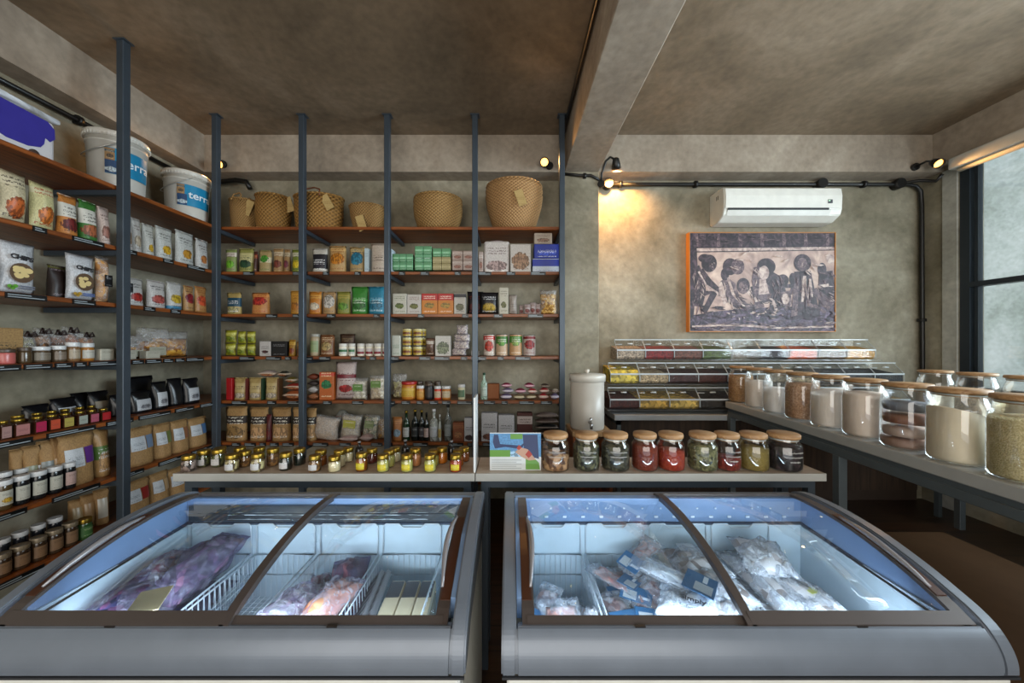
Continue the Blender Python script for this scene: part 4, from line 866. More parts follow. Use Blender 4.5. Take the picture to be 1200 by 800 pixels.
put('box', 'B', 3, 510, 528, 393.5, 'white carton with curly grey and green design', pm('cdc9c0', None, '2a3028', '7a8264', (.6, .2), (.4, .3, .4)), .06)
for n, (a, b, yt, yb) in enumerate([(528, 546, 408, 416.6), (530, 550, 399, 409), (531, 551, 391, 400), (534, 548, 380, 391.5)]):
    put('clear', 'B', 3, a, b, yt, ('lowest', 'second lowest', 'second highest', 'highest')[n]+' lilac and white bag in a pile', grainy('8a7a88', 'c8b8b4', 'd8ccc0', 90), .06, yb=yb, fill=.9)
put('box', 'B', 3, 552, 562, 411, 'low whitish packet behind the post', pm('a8a4a0', None, '555555'), .04, off=.05)
for a, b, ds, m in [(566, 580, 'red and white patterned tin', pm('c8b8a8', 'c0281c', 'f0e8e0', 'b8341c', (.85, .1), (.45, .26, .36))), (581, 595, 'green and peach patterned tin, left of two', pm('c8a888', '3f7a2c', 'f0e8d8', '5f9a34', (.75, .18), (.6, .14, .3))), (597, 612, 'green and peach patterned tin, right of two', pm('cda070', '4a8a2c', 'f0e8d8', '8fae54', (.78, .16), (.6, .14, .3))), (613.5, 628, 'white and dark red patterned tin', pm('c4b4ac', '7c1c24', '8a1c24', 'a03034', (.9, .06), (.55, .24, .4)))]:
    put('can', 'B', 3, a, b, 391.5+ (1 if a > 600 else 0), ds, m)
# fifth shelf
put('box', 'B', 4, 265, 271.5, 443, 'red spined carton end', flat('9a1418', .4), .06)
for n, (a, b, c) in enumerate([(272, 287, '6a2a20'), (289.5, 305.5, '4a1c18'), (309, 324.5, '1c3a24')]):
    put('pouch', 'B', 4, a, b, 442.5, ('beige fronted soup packet beside the red spine', 'beige fronted packet, second from left', 'beige packet with dark green spine behind')[n], pm('b59c62', 'c8b27a', '3a2c20', 'b8ab98', (.55, .2), (.2, .12, .4)), .05)
    put('box', 'B', 4, b+.3, b+2.4 if n else b+2.2, 443.5, ('thin brown', 'thin dark green', 'thin brown orange')[n]+' packet edge', flat(('5a1c14', '16341c', '5a3a1c')[n], .5), .05)
for n, (a, b, yt, yb, o_) in enumerate([(330, 353, 458, 468.7, 0), (331, 352, 449.5, 457.7, .0), (333, 344, 442, 449.3, .01), (301, 322, 434, 442.2, .01), (324, 335, 435, 442, .02)]):
    put('stack', 'B', 4, a, b, yt, ('bottom', 'middle', 'top small')[n]+' red and brown flat pack in a pile' if n < 3 else ('white brown flat pack lying on the beige packets', 'dark flat pack lying on the beige packets')[n-3], pm(('a0542c', '94281c', '7a6a2c', 'b8a8a0', '3a3a30')[n], 'd8c0a8', '3a1410', 'b87850', (.5, .15)), .08, off=o_, yb=yb)
for n, (a, b, yt, yb) in enumerate([(359, 372.5, 461, 468.7), (359, 372, 453, 460.6), (359, 372, 446, 452.6), (358.5, 371.5, 438, 445.6)]):
    put('stack', 'B', 4, a, b, yt, ('lowest', 'second lowest', 'second highest', 'highest')[n]+' pack in the pile by the second post', pm(('a06844', 'c4c0bc', '3c3430', '7a3a24')[n], None, '3a2a24', None, (.5, .4)), .07, yb=yb)
put('box', 'B', 4, 374, 390.5, 436, 'orange carton with green emblem', pm('c0642a', 'c8442c', 'e8d8b0', '2c7a4a', (.92, .06), (.55, .16, .36)), .05)
q = put('packet', 'B', 4, 391, 416, 424, 'large white and red sack printed with small squares', pm('c4b4b0', '7c1c2c', '5a2a34', 'b03434', (.62, .05), (.3, .1, .3)), .07)
put('clear', 'B', 4, 410, 429, 443, 'clear bag of white mushrooms with green label', grainy('a8a08a', 'd0cab8', 'e4dfd0', 50), .07, fill=.85, off=-.0, label=(.2, .8, .4, .72, pm('5f8a3c', None, 'e0e8d0')))
put('clear', 'B', 4, 431, 450, 440, 'clear bag of beige slices with green label', grainy('a8987c', 'd4c6a8', 'e4dcc8', 50), .07, fill=.88, label=(.2, .8, .5, .78, pm('6a9240', None, 'e0e8d0')))
put('clear', 'B', 4, 459, 476, 438, 'clear bag with yellow green label behind the round jar', grainy('8a7a4a', 'c8c0a0', 'd8d890', 60), .05, fill=.7, off=.09)
put('jar', 'B', 4, 468, 486, 447.5, 'wide round jar with dark red lid and yellow label', ML['b8742a'], lid=REDL, label=pm('d8b03c', 'e8c860', '7a2a14'))
for a, b, yt, ds, c, l, lab in [(487, 496.5, 452, 'small amber jar with pale lid', 'b8742a', WLID, 'd8a048'), (497, 507, 449, 'dark jar with grey lid', '14161a', BLID, '3a3a3a'), (508, 516.5, 452.5, 'small red jar with pale lid', 'c43a20', WLID, 'd8c0a0'), (517, 527.5, 452.5, 'small orange jar with pale lid', 'b8742a', WLID, 'd8c8a8'), (536, 544.5, 450.5, 'lone small white and green jar', 'c9c2a0', WLID, '6a8a6a')]:
    put('jar', 'B', 4, a, b, yt, ds, ML[c], lid=l, label=pm(lab, None, '4a2a1c'))
for n, (a, b) in enumerate([(486, 495), (497, 505.5), (508, 516)]): put('jar', 'B', 4, a, b, 447, ('dark capped jar behind the amber jar', 'dark capped jar behind the dark jar', 'dark capped jar behind the red jar')[n], ML['50402c'], lid=BLID, off=.09)
put('bottle', 'B', 4, 563, 571, 437, 'clear bottle with dark green cap by the post', filmy('green_bottle', (.8, .95, .85), (.6, .75, .65, 1), .6, .1, 10), lid=flat('173a24', .4), label=pm('c8d8cc', None, '2a5a3a'))
put('box', 'B', 4, 571, 585, 450, 'plain brown cardboard box lying on its side', flat('8a5028', .7), .09, off=.06)
bc = [('6a5c7a', 'c8c0d0'), ('b8343c', 'e8c8b8'), ('8a2c44', 'd8a0b0'), ('b8b0a0', '6a4a3a'), ('4a3a34', '8a7a6a'), ('b04a44', 'e0d0c0'), ('7a6a50', 'c8b890')]
bars = [(586, 600, 461.5, 468.7), (601, 615, 462, 468.7), (616, 629, 462, 468.7), (631, 643, 461.5, 468.7), (645, 656, 461.5, 468.7), (588, 602, 455, 461.2), (603, 617, 455.5, 461.7), (618, 630, 455.5, 461.7), (632, 644, 455, 461.2), (646, 656, 456, 461.2), (587, 600, 449, 454.7), (614, 627, 449, 455.2), (634, 645, 450, 454.7)]
clr = ['purple and white', 'red and cream', 'dark pink', 'beige and brown', 'dark brown', 'coral and white', 'olive and tan']
for n, (a, b, yt, yb) in enumerate(bars):
    ci = (n*5+ (0, 1, 3)[n % 3]) % 7; row = 'bottom row' if n < 5 else ('middle row' if n < 10 else 'top row'); nth = ('first', 'second', 'third', 'fourth', 'fifth')[n if n < 5 else (n-5 if n < 10 else n-10)]
    put('stack', 'B', 4, a, b, yt, f'{clr[ci]} chocolate bar, {nth} in {row}', pm(bc[ci][0], bc[ci][1], 'f0e8e0', None, (.5, .2)), .08, yb=yb)
# sixth shelf
for n, (a, b, yt) in enumerate([(260.5, 286, 477), (289, 311, 478), (315, 338, 478), (340, 353, 478), (356.5, 368, 479)]):
    put('pouch', 'B', 5, a, b, yt, ('widest kraft pouch with white lettering block, far left', 'kraft pouch with small white label strip', 'kraft pouch with dark lettering and brown nuts shown', 'narrow kraft pouch left of the second post', 'kraft pouch right of the second post')[n], pm('b08a56', '2a1c16', 'e0dccf', 'c49a6c' if n else '8a6a3c', (.62, .11), (.25, .18, .4), .65), .08)
put('pouch', 'B', 5, 310.5, 316.5, 486, 'dark red chilli packet between two kraft pouches', pm('5a1c1c', None, '1a0c0c', '6a1c1a', (.5, .2)), .04, off=-.012)
fl = [(361, 393, 488, 'large plain beige flour bag leaning to the left', grainy('9c8a78', 'c2ad98', 'cdbcaa', 300), None), (394, 420, 486, 'clear bag of pale flour with yellow green label', grainy('a89a84', 'c8bca8', None, 200), 'b8b44c'), (421, 440, 487, 'clear bag with dark green and cream contents', grainy('5a6248', 'b0a888', 'c8b89a', 60), '8a9a6a'), (438, 452.5, 490, 'clear bag of brown grain beside the third post', grainy('6a4a24', '9a7638', None, 90), None)]
for n, (a, b, yt, ds, m, lc) in enumerate(fl):
    q = put('clear', 'B', 5, a, b, yt, ds, m, .09, fill=.93, off=.01*n, label=(.25, .8, .5, .8, pm(lc, None, 'e8e4d8')) if lc else None); q.rotation_euler = (0, .16 if n == 0 else .1, 0)
for n, (a, b, yt, yb) in enumerate([(395, 419, 511, 518.2), (420, 436, 509, 518.2), (388, 410, 481, 488)]):
    put('stack', 'B', 5, a, b, yt, ('flat pinkish white bag lying in front, left', 'flat pinkish white bag lying in front, right', 'grey clear bag lying behind on the heap')[n], pm(('c0a8a0', 'b8a098', '8a8c84')[n], None, '8a3a3a'), .08, off=(-.02, -.02, .12)[n], yb=yb if n < 2 else None)
put('pouch', 'B', 5, 459, 470.5, 489, 'orange brown pouch with blue edge', pm('b07038', 'c88a50', '5a2a14', '8aa0b0', (.8, .08)), .05)
dk = flat('101410', .15); 
for a, b, yt, ds, m, ld, lb in [(471, 479, 482, 'dark green bottle with gold neck and white label', flat('17301c', .15), M_gold, pm('c8c8c4', None, '3a3a3a')), (481, 489.5, 480.5, 'black wine bottle with gold cap, first of three', dk, M_gold, pm('2a2a2a', None, 'a0a0a0')), (489.5, 497, 481, 'black wine bottle with gold cap, second of three', dk, M_gold, pm('3a3436', None, 'c0c0c0')), (496, 502, 484, 'black wine bottle with pale label, third of three', dk, M_black, pm('c0a8a0', None, '2a2a2a')),
  (502.5, 512.5, 480, 'clear bottle with large white label', filmy('clear_bottle', (.9, .92, .9), (.7, .74, .7, 1), .55, .08, 8), WLID, pm('ccd0d4', None, '5a5a60')), (513, 517, 486, 'slim clear bottle', filmy('clear_bottle', (.9, .92, .9), (.7, .74, .7, 1), .55, .08, 8), WLID, pm('b8a060', None, '4a3a1c')), (520, 528.5, 474.5, 'tall smoky bottle with dark cap', filmy('smoky_bottle', (.5, .52, .5), (.3, .32, .3, 1), .6, .08, 8), M_black, pm('9aa0a0', None, '4a4a4a'))]:
    put('bottle', 'B', 5, a, b, yt, ds, m, lid=ld, label=lb)
put('box', 'B', 5, 530.5, 543.5, 495, 'reddish brown woven carton', pm('8a4c2c', '9a6038', '4a2014', 'a07048'), .06)
for n, (a, b, yt) in enumerate([(544, 554.8, 490), (564, 582.5, 484), (584, 602.5, 486.5)]): put('box', 'B', 5, a, b, yt, ('white carton with brown picture left of the divider', 'white carton with small black bottle drawing, left', 'white carton with small black bottle drawing, right')[n], pm('c4c2c4', None, '3a3a3a', '7a4a3a' if n != 0 else '3a2420', (.55, .12), (.16, .12, .4)), .07)
put('box', 'B', 5, 606, 624, 484, 'dark brown bag shaped carton with white label', pm('4a1c12', 'b8a8a0', '3a1a14', None, (.75, .14)), .07)
for n in range(5):
    yb = 518.4-6.9*n; put('stack', 'B', 5, 627, 655, yb-6.7, ('lowest', 'second', 'third', 'fourth', 'topmost')[n]+' dark flat pack in the neat pile', pm(('2a2420', '4a3a30', '1c1c1c', '5a4a44', '8a7a74')[n], '7a6a60', 'a09890', None, (.5, .12)), .09, yb=yb)
# baskets on the top shelf
def weave(name, a, b_, n=60, m_=160):
    m, nt, b = newmat(name); N = nt.nodes.new; L = nt.links.new
    tc = N('ShaderNodeTexCoord'); sp = N('ShaderNodeSeparateXYZ'); L(tc.outputs['Object'], sp.inputs[0])
    at = N('ShaderNodeMath'); at.operation = 'ARCTAN2'; L(sp.outputs[1], at.inputs[0]); L(sp.outputs[0], at.inputs[1])
    k1 = N('ShaderNodeMath'); k1.operation = 'MULTIPLY'; k1.inputs[1].default_value = n/2; L(at.outputs[0], k1.inputs[0])
    k2 = N('ShaderNodeMath'); k2.operation = 'MULTIPLY'; k2.inputs[1].default_value = m_; L(sp.outputs[2], k2.inputs[0])
    s1 = N('ShaderNodeMath'); s1.operation = 'SINE'; L(k1.outputs[0], s1.inputs[0]); s2 = N('ShaderNodeMath'); s2.operation = 'SINE'; L(k2.outputs[0], s2.inputs[0])
    ml_ = N('ShaderNodeMath'); ml_.operation = 'MULTIPLY_ADD'; L(s1.outputs[0], ml_.inputs[0]); L(s2.outputs[0], ml_.inputs[1]); ml_.inputs[2].default_value = 0
    mr = N('ShaderNodeMapRange'); mr.inputs[1].default_value = -1; mr.inputs[2].default_value = 1; L(ml_.outputs[0], mr.inputs[0])
    L(ramp(nt, mr.outputs[0], [(0, hx(a)), (.6, hx(b_))]), b.inputs['Base Color'])
    bp = N('ShaderNodeBump'); bp.inputs['Strength'].default_value = .8; bp.inputs['Distance'].default_value = .008; L(mr.outputs[0], bp.inputs['Height']); L(bp.outputs[0], b.inputs['Normal']); b.inputs['Roughness'].default_value = .7
    return m
W1, W2, W3 = weave('weave_tan', '6a4e2a', '9c7844', 70, 260), weave('weave_gold', '64461c', '946c32', 50, 200), weave('weave_pale', '7a5834', 'ac8454', 80, 260)
M_card = pm('c8a96c', None, '8a6a38', None, (.5, .4), rough=.7)
def rbasket(px0, px1, yt, lab, m, prof, tagpos=None, handles=False, sy=.9, tagrot=.4, Yc=2.86):
    xa, xb = BX(px0, Yc), BX(px1, Yc); Rr = (xb-xa)/2; h = BZ(yt, Yc-Rr*sy*.9)-SZ[0]
    r = E('woven_basket', lab, 'basket', ((xa+xb)/2, Yc, SZ[0]+.001), 0, 'woven baskets on the top back shelf')
    bm = B(); pr = [(0, 0)]+[(Rr*a, h*b) for a, b in prof]; inner = [(max(Rr*a-.008, 0), max(h*b, .008)) for a, b in prof][::-1]+[(0, .008)]
    lathe(bm, pr+inner, 40, sy=sy); mk('basket_body', bm, m, r)
    bm = B(); a, b = prof[-1]
    tube(bm, [(Rr*a*math.cos(2*PI*k/40), Rr*a*sy*math.sin(2*PI*k/40), h*b) for k in range(40)], .007, 8, closed=True); mk('rim', bm, m, r)
    if handles:
        for s in (-1, 1):
            bm = B(); tube(bm, [(-Rr*.35, s*Rr*a*sy, h*.92), (-Rr*.3, s*Rr*a*sy*.8, h*1.12), (0, s*Rr*sy*.55, h*1.22), (Rr*.3, s*Rr*a*sy*.8, h*1.12), (Rr*.35, s*Rr*a*sy, h*.92)], .006, 8); mk('handle', bm, flat('6a3a20', .5) if handles == 2 else m, r)
    if tagpos:
        tx, ty = tagpos; zz = BZ(ty, Yc-Rr*sy)-SZ[0]; xx = BX(tx, Yc-Rr*sy)-(xa+xb)/2
        yy = -sy*math.sqrt(max(Rr*Rr-xx*xx, .0001))*1.0-.012
        bm = B(); t = bmesh.new(); box(t, -.032, .032, -.001, .001, -.062, .062); merge(bm, t, Matrix.Translation((xx, yy, zz)) @ Matrix.Rotation(tagrot, 4, 'Y')); mk('paper_tag', bm, M_card, r)
        bm = B(); tube(bm, [(xx-.02, yy, zz+.06), (xx-.03, yy+.004, zz+.085)], .0012, 4); mk('string', bm, flat('7a6a4a', .7), r)
    return r
rbasket(272, 301, 232, 'smallest woven basket, leftmost on the top back shelf with a tag', W1, [(.82, 0), (.9, .2), (.98, .6), (1, 1)], (288, 242), 1)
rbasket(302, 339, 226, 'gold brown woven basket with a tag, second from left', W2, [(.78, 0), (.92, .15), (1, .5), (.98, 1)], (329, 234), 0, tagrot=-.3)
rbasket(346, 402, 226, 'large woven shopping basket with leather handles and a tag', W2, [(.84, 0), (.92, .12), (.98, .5), (1, 1)], (382, 236), 2, .62, tagrot=-.5)
rbasket(411, 452, 238, 'shallow round woven basket with a tag hanging over the shelf edge', W1, [(.62, 0), (.8, .2), (.95, .6), (1, .93), (1, 1)], (424, 262), 0, tagrot=-.3)
rbasket(485, 542, 225, 'round deep woven bowl basket without tag in the third bay', W1, [(.68, 0), (.84, .16), (.97, .5), (1, .74), (.97, .82), (1, .9), (.95, 1)])
rbasket(569, 636, 208, 'largest round woven basket with a tag, under the glowing spotlight', W3, [(.62, 0), (.78, .18), (.95, .55), (1, .78), (.97, .84), (1, .9), (.96, 1)], (610, 232), 0, tagrot=-.35)
# ================================================================== left shelving
# containers on the top shelf
def bucket(px0, px1, yt, lab, turn):
    X = -2.50; yc = (LY(px0, X)+LY(px1, X))/2
    rr = .136; h = .372
    r = E('bucket', lab, 'bucket', (X, yc, SZ[0]+.001), turn, 'white paint style buckets on the top left shelf')
    bm = B(); lathe(bm, [(0, 0), (rr*.86, 0), (rr*.88, .006), (rr*.97, h*.80), (rr*1.0, h*.80), (rr*1.0, h*.83), (rr*.97, h*.83), (rr*.98, h*.90)], 40); mk('bucket_body', bm, flat('cdc9bf', .35), r)
    bm = B(); lathe(bm, [(rr*.99, h*.885), (rr*1.05, h*.885), (rr*1.06, h*.97), (rr*1.03, h*.985), (rr*.9, h*.985), (rr*.88, h*.96), (0, h*.96)], 40); 
    for k in range(48):
        a = 2*PI*k/48; box(bm, rr*1.06*math.cos(a)-.002, rr*1.06*math.cos(a)+.002, rr*1.06*math.sin(a)-.002, rr*1.06*math.sin(a)+.002, h*.885, h*.93)
    mk('lid', bm, flat('d4d0c6', .3), r)
    bm = B(); lathe(bm, [(rr*.955, h*.28), (rr*.975, h*.70)], 18, a0=-PI/2-.62, a1=-PI/2+1.0, caps=False)
    lb = mk('label', bm, flat('1783ae', .35), r)
    bm = B(); lathe(bm, [(rr*.959, h*.285), (rr*.975, h*.50)], 8, a0=-PI/2-.62, a1=-PI/2-.2, caps=False); mk('label_wave', bm, pm('1f4a78', 'd8e4e8', 'd8e4e8', 'c8d8e0', (.3, .1), (.3, .2, .4), lines=False), lb)
    bm = B(); lathe(bm, [(rr*.975, h*.50), (rr*.979, h*.69)], 8, a0=-PI/2-.62, a1=-PI/2-.3, caps=False); mk('label_photo', bm, pm('b08a5c', '4a5a64', 'd0c0a0', '6a5a4a'), lb)
    # lettering bent round the bucket
    s = 'terra'; st = text('lettering', s, .075, flat('e4ecf0', .4), lb, (0, 0, 0), (0, 0, 0), .0004, .001)
    a_c = -PI/2+.42
    for v in st.data.vertices:
        x, z = v.co.x, v.co.y; rad = rr*.982+v.co.z+.0008; a = a_c+x/rad; v.co = Vector((rad*math.cos(a), rad*math.sin(a), h*.50+z))
    bm = B(); pts = [((rr*1.07)*math.cos(a), (rr*1.07)*math.sin(a), h*.84-.10*math.sin(PI*k/16)) for k, a in ((k, PI*.5+PI*k/16) for k in range(17))]; tube(bm, pts, .003, 6); mk('bail_handle', bm, flat('b8b8b4', .3, .6), r)
bucket(95, 174, 145, 'large white bucket with lid and blue label, behind the near post', PI/2-.5)
bucket(187, 247, 190, 'large white bucket with lid and blue label, close to the corner', PI/2-.62)
X = -2.50; r = E('lidded_tub', 'big white food tub with purple panel and clear lid, far left on top shelf', 'tub', (-2.54, 1.60, SZ[0]+.001), PI/2+.12)
bm = B(); hw_ = .20; box(bm, -hw_, hw_, -.15, .15, 0, .235, .03, seg=4); mk('tub_body', bm, flat('d6d2d4', .35), r)
bm = B(); poly_ = [(-.199, .225), (.160, .225), (.19, .20), (.192, .15), (.17, .125), (.15, .135), (.145, .10), (.13, .075), (.08, .055), (.0, .05), (-.1, .08), (-.199, .15)]
bm = B(); prism(bm, poly_, -.1525, -.150, 'Y'); mk('purple_panel', bm, flat('3a3494', .35), r)
bm = B(); box(bm, -hw_-.012, hw_+.012, -.162, .162, .235, .262, .012, seg=3); mk('lid', bm, filmy('clear_lid', (.85, .88, .9), (.8, .84, .9, 1), .7, .1, 6), r)
bm = B(); lathe(bm, [(.0, 0), (.022, 0), (.022, .01), (0, .01)], 16); 
for v in bm.verts: v.co = Vector((v.co.x+.105, -.150-v.co.z*.4, v.co.y+.028))
bmesh.ops.recalc_face_normals(bm, faces=bm.faces[:]); mk('tap_opening', bm, flat('4a3a34', .5), r)
# second shelf
L2 = [(-30, 2, 196, 'large cream snack bag with dark lettering, cut off at left', pm('d8c8a4', None, '2a2420', 'b8683c', (.7, .1), (.3, .2, .34)), 'packet', .09), (3, 41, 201, 'large cream snack bag with orange picture', pm('d8cba8', 'e0d4b4', '3a2a24', 'c4642c', (.8, .08), (.3, .2, .3)), 'packet', .09),
  (42, 72, 216, 'pale yellow snack bag with orange corn', pm('d6cf9a', 'e0d8b0', 'a04a24', 'd0742c', (.82, .06), (.32, .18, .3)), 'packet', .08), (74, 96, 229, 'orange edged pouch with white front and dark red picture', pm('c8803c', 'e0dcd0', '22201e', '6a1c1c', (.62, .17), (.28, .15, .42)), P, .07),
  (98, 119, 236, 'green topped pouch with white front and brown picture', pm('3f7a34', 'dcd8cc', '22201e', 'a8603c', (.6, .18), (.26, .15, .44)), P, .07), (120, 133, 243, 'pinkish white pouch left of the near post', pm('cdb8ae', None, '5a4440', '9a6a5c'), P, .07),
  (147, 158, 248, 'white pouch just right of the near post', pm('cfc9c4', None, '5a4440', 'a08060'), P, .06), (158, 169, 256, 'pale pouch with grey lettering', pm('c8c3bd', None, '6a5a54', 'b8a890'), P, .06), (171, 184, 263, 'white pouch with small yellow picture, first', pm('cdccc4', None, '4a4a44', 'c8a030', (.7, .1), (.25, .12, .24)), P, .06),
  (186, 206, 267, 'white pouch with large yellow picture', pm('cfd0ca', None, '4a4a48', 'cfa32a', (.72, .09), (.3, .14, .26)), P, .06), (209, 231, 272, 'white pouch with golden picture near the corner', pm('cccdc8', None, '4a4a48', 'c08a30', (.72, .09), (.32, .14, .26)), P, .06), (232, 247, 281, 'white pouch with orange picture nearest the corner', pm('c8c6c2', None, '5a4a44', 'b8743c', (.72, .09), (.32, .14, .26)), P, .05)]
for a, b, yt, ds, m, k, d in L2: put(k, 'L', 1, a, b, yt, ds, m, d, rz=.05)
def chips(a, b, yt, ds, size, fruit):
    q = put('packet', 'L', 2, a, b, yt, ds, pm('d0d2d6', None, '8a8c90', None, (.5, .45), lines=False, rough=.3), .075)
    X = -2.345; w = LY(b, X)-LY(a, X); yc = (LY(a, X)+LY(b, X))/2; h = 1.38-(yt-CY)/F*yc-SZ[2]
    text('lettering', 'CHIPS', w*.23, flat('26262a', .5), q, (-w*.05, -.040, h*.69), ext=.001, bold=.0012).rotation_euler = (PI/2, .12, 0)
    bm = B(); n = 20; vs = [bm.verts.new((-w*.05+w*.33*math.cos(2*PI*k/n), -.0395, h*.40+h*.19*math.sin(2*PI*k/n))) for k in range(n)]; bm.faces.new(vs); mk('bowl_picture', bm, flat('5a4430', .5), q)
    bm = B()
    for k in range(9):
        cx, cz, rr = -w*.05+R.uniform(-.17, .17)*w, h*.40+R.uniform(-.09, .09)*h, w*R.uniform(.09, .13); vs = [bm.verts.new((cx+rr*math.cos(2*PI*j/10), -.0402-k*.0001, cz+rr*.8*math.sin(2*PI*j/10))) for j in range(10)]; bm.faces.new(vs)
    mk('chips_picture', bm, flat('dcc487', .5), q)
    bm = B()
    for zz in (.10, .14): box(bm, -w*.05, w*.36, -.030, -.0290, h*zz, h*(zz+.022))
    mk('text_strip', bm, flat('6a7080' if fruit else '4a66a0', .5), q)
    bm = B(); 
    for cx, cz in ((-.33, .13), (-.25, .10), (-.18, .14)):
        vs = [bm.verts.new((w*(cx+.07*math.cos(2*PI*j/8)), -.0315, h*(cz+.035*math.sin(2*PI*j/8)))) for j in range(8)]; bm.faces.new(vs)
    mk('leaf_picture', bm, flat('5a9a2c' if fruit else 'b08a2c', .5), q)
chips(5, 49, 284, 'big white chips bag with a bowl and green leaves printed', .1, True)
chips(84, 117, 299, 'white chips bag with blue strip, left of the near post', .1, False)
for a, b, yt, ds, m, k, d, o_ in [(-30, 3, 300, 'dark bag of snacks cut off at left', pm('3a2c20', '8a7a3a', 'b8a05a', '6a5a2c'), 'packet', .08, 0), (61, 84, 311, 'dark brown pouch with olive edge', pm('2c1c18', '6a6a2a', '8a7a80', None, (.95, .05)), P, .06, .06),
  (118, 134, 301, 'clear bag of large nuts with black label', grainy('8a5a2c', 'c08a4c', 'd0a468', 26), 'clear', .07, 0), (147, 157, 315, 'clear nut bag with black label, right of the near post', grainy('8a5a2c', 'c08a4c', 'd0a468', 30), 'clear', .06, .0),
  (152, 172, 326, 'white pouch with black ring print, first', pm('cdc9c4', None, '2a2a2e', 'a82c24', (.75, .1), (.32, .16, .36)), P, .06, 0), (176, 198, 329, 'white pouch with black ring print and pink strip', pm('cfcac6', None, '2a2a2e', 'b0544c', (.75, .1), (.32, .16, .36)), P, .06, 0), (199, 217, 331, 'white pouch with blue strip and yellow fruit', pm('cac8c4', '4a90b4', '2a2a2e', 'c8a830', (.08, .06), (.4, .16, .36)), P, .06, 0),
  (218, 230, 335, 'dark red and orange small pouch', pm('b88c58', None, '3a1414', '8a2028', (.8, .05), (.5, .2, .4)), P, .05, 0), (231, 245, 336, 'orange and white small pouch by the corner', pm('b8844c', None, '7a3a1c', 'c8502c', (.8, .05), (.45, .2, .4)), P, .05, 0)]:
    if k == 'clear': put(k, 'L', 2, a, b, yt, ds, m, d, off=o_, fill=.95, label=(.22, .78, .35, .6, blk))
    else: put(k, 'L', 2, a, b, yt, ds, m, d, off=o_, rz=.05)
# fourth shelf
put('box', 'L', 3, -40, 28, 384, 'wide kraft carton with white window at the far left', pm('b08c5a', None, '3a342c', None, (.5, .2)), .10, off=.16)
dgl = flat('4a3a26', .2)
for a, b, yt, ds, c, ld, lb in [(2, 24, 409, 'pink salt jar with dark lid, leftmost', flat('b8605a', .3), BLID, None), (26, 42, 407, 'dark jar with dark lid next to the pink one', dgl, BLID, None), (43, 65, 406, 'wide jar with brown label, first', flat('4f4030', .2), WLID, pm('8a8070', None, '2c2018')), (66, 82, 405, 'jar with brown label, second', flat('4f4030', .2), WLID, pm('8a7a6a', None, '2c2018')),
  (83, 98, 401, 'taller jar with pale label and light lid', flat('7a5a3a', .25), WLID, pm('b8a890', None, '3a2a20')), (99, 115, 402, 'amber jar with white label', flat('a06a2c', .25), WLID, pm('c8c4b8', None, '5a4a3a'))]:
    put('jar', 'L', 3, a, b, yt, ds, c, lid=ld, label=lb)
for n, (a, b, yt, c) in enumerate([(30, 48, 388, '7a7a44'), (46, 66, 384, '8a5a2c'), (64, 84, 386, '7a4420'), (80, 98, 383, 'a0582a'), (97, 117, 389, 'b07034')]):
    q = put('clear', 'L', 3, a, b, yt, ('olive', 'nut brown', 'dark amber', 'reddish amber', 'golden amber')[n]+' filled clear bag tied with dark ribbon', grainy(''.join('%02x' % int(int(c[i:i+2], 16)*.5) for i in (0, 2, 4)), c, None, 60), .08, off=.14, fill=.8)
    X = -2.345-.14; w = LY(b, X)-LY(a, X); yc = (LY(a, X)+LY(b, X))/2; h = 1.38-(yt-CY)/F*yc-SZ[3]
    bm = B()
    for s in (-1, 1): tube(bm, [(0, -.02, h*.84), (s*.014, -.03, h*.97), (s*.022, -.03, h*.84), (0, -.03, h*.83)], .006, 5)
    mk('ribbon', bm, flat('2a1c18', .5), q)
for n, (a, b, yt) in enumerate([(118, 134, 409), (147, 160, 411), (172, 188, 411)]): put('box', 'L', 3, a, b, yt, ('low white carton left of the near post', 'low white carton right of the near post', 'low white carton in front of the clear bags')[n], pm('c4bfae', None, '4a4438'), .05)
for n, (a, b, yt, f_) in enumerate([(149, 178, 392, .5), (170, 208, 384, .55), (188, 230, 388, .72)]):
    put('clear', 'L', 3, a, b, yt, ('clear bag of yellow crisps, smallest of three', 'clear bag of golden crisps, middle and tallest', 'big clear bag of orange crisps nearest the corner')[n], grainy('8a5418', 'c88a24', 'dca94a', 34), .13, off=.07+.02*n, fill=f_, label=(.1, .6, .08, .36, pm('bcb8a4', None, '5a5a4a')) if n < 2 else None)
# fifth shelf: square honey jars and black bags
def sqjar(a, b, yt, ds, lc, off=0, si=4):
    X = -2.345-off; w = (LY(b, X)-LY(a, X))*.80; yc = (LY(a, X)+LY(b, X))/2; h = 1.38-(yt-CY)/F*yc-SZ[si]
    r = E('square_jar', ds, 'jar', (X-w/2, yc, SZ[si]+.0005), PI/2, 'small square jars with gold lids on the left wall')
    bm = B(); box(bm, -w/2, w/2, -w/2, w/2, 0, h*.78, w*.12, seg=2); lathe(bm, [(w*.36, h*.76), (w*.36, h*.84)], 14); mk('jar_body', bm, flat('3a2014', .15), r)
    bm = B(); lathe(bm, [(0, h*.82), (w*.42, h*.82), (w*.43, h*.99), (w*.40, h), (0, h)], 16); mk('lid', bm, M_gold, r)
    if lc: bm = B(); box(bm, -w*.44, w*.5, -w/2-.001, -w/2, h*.08, h*.68); mk('label', bm, pm(lc, None, '5a3a3a', None, (.5, .15), rough=.5), r)
sj = [(-22, -2, '6f4a4a', 'brown'), (0, 15, 'b08a84', 'dusty pink'), (16, 37, 'b87c78', 'salmon pink'), (40, 56, 'b81c50', 'magenta'), (57.5, 72, 'cc5030', 'orange red'), (73.5, 88, 'b8a850', 'yellow'), (91, 104, 'a8b0a4', 'pale green'), (105, 117, 'b85a70', 'rose pink'), (118.5, 131, 'b81c24', 'bright red')]
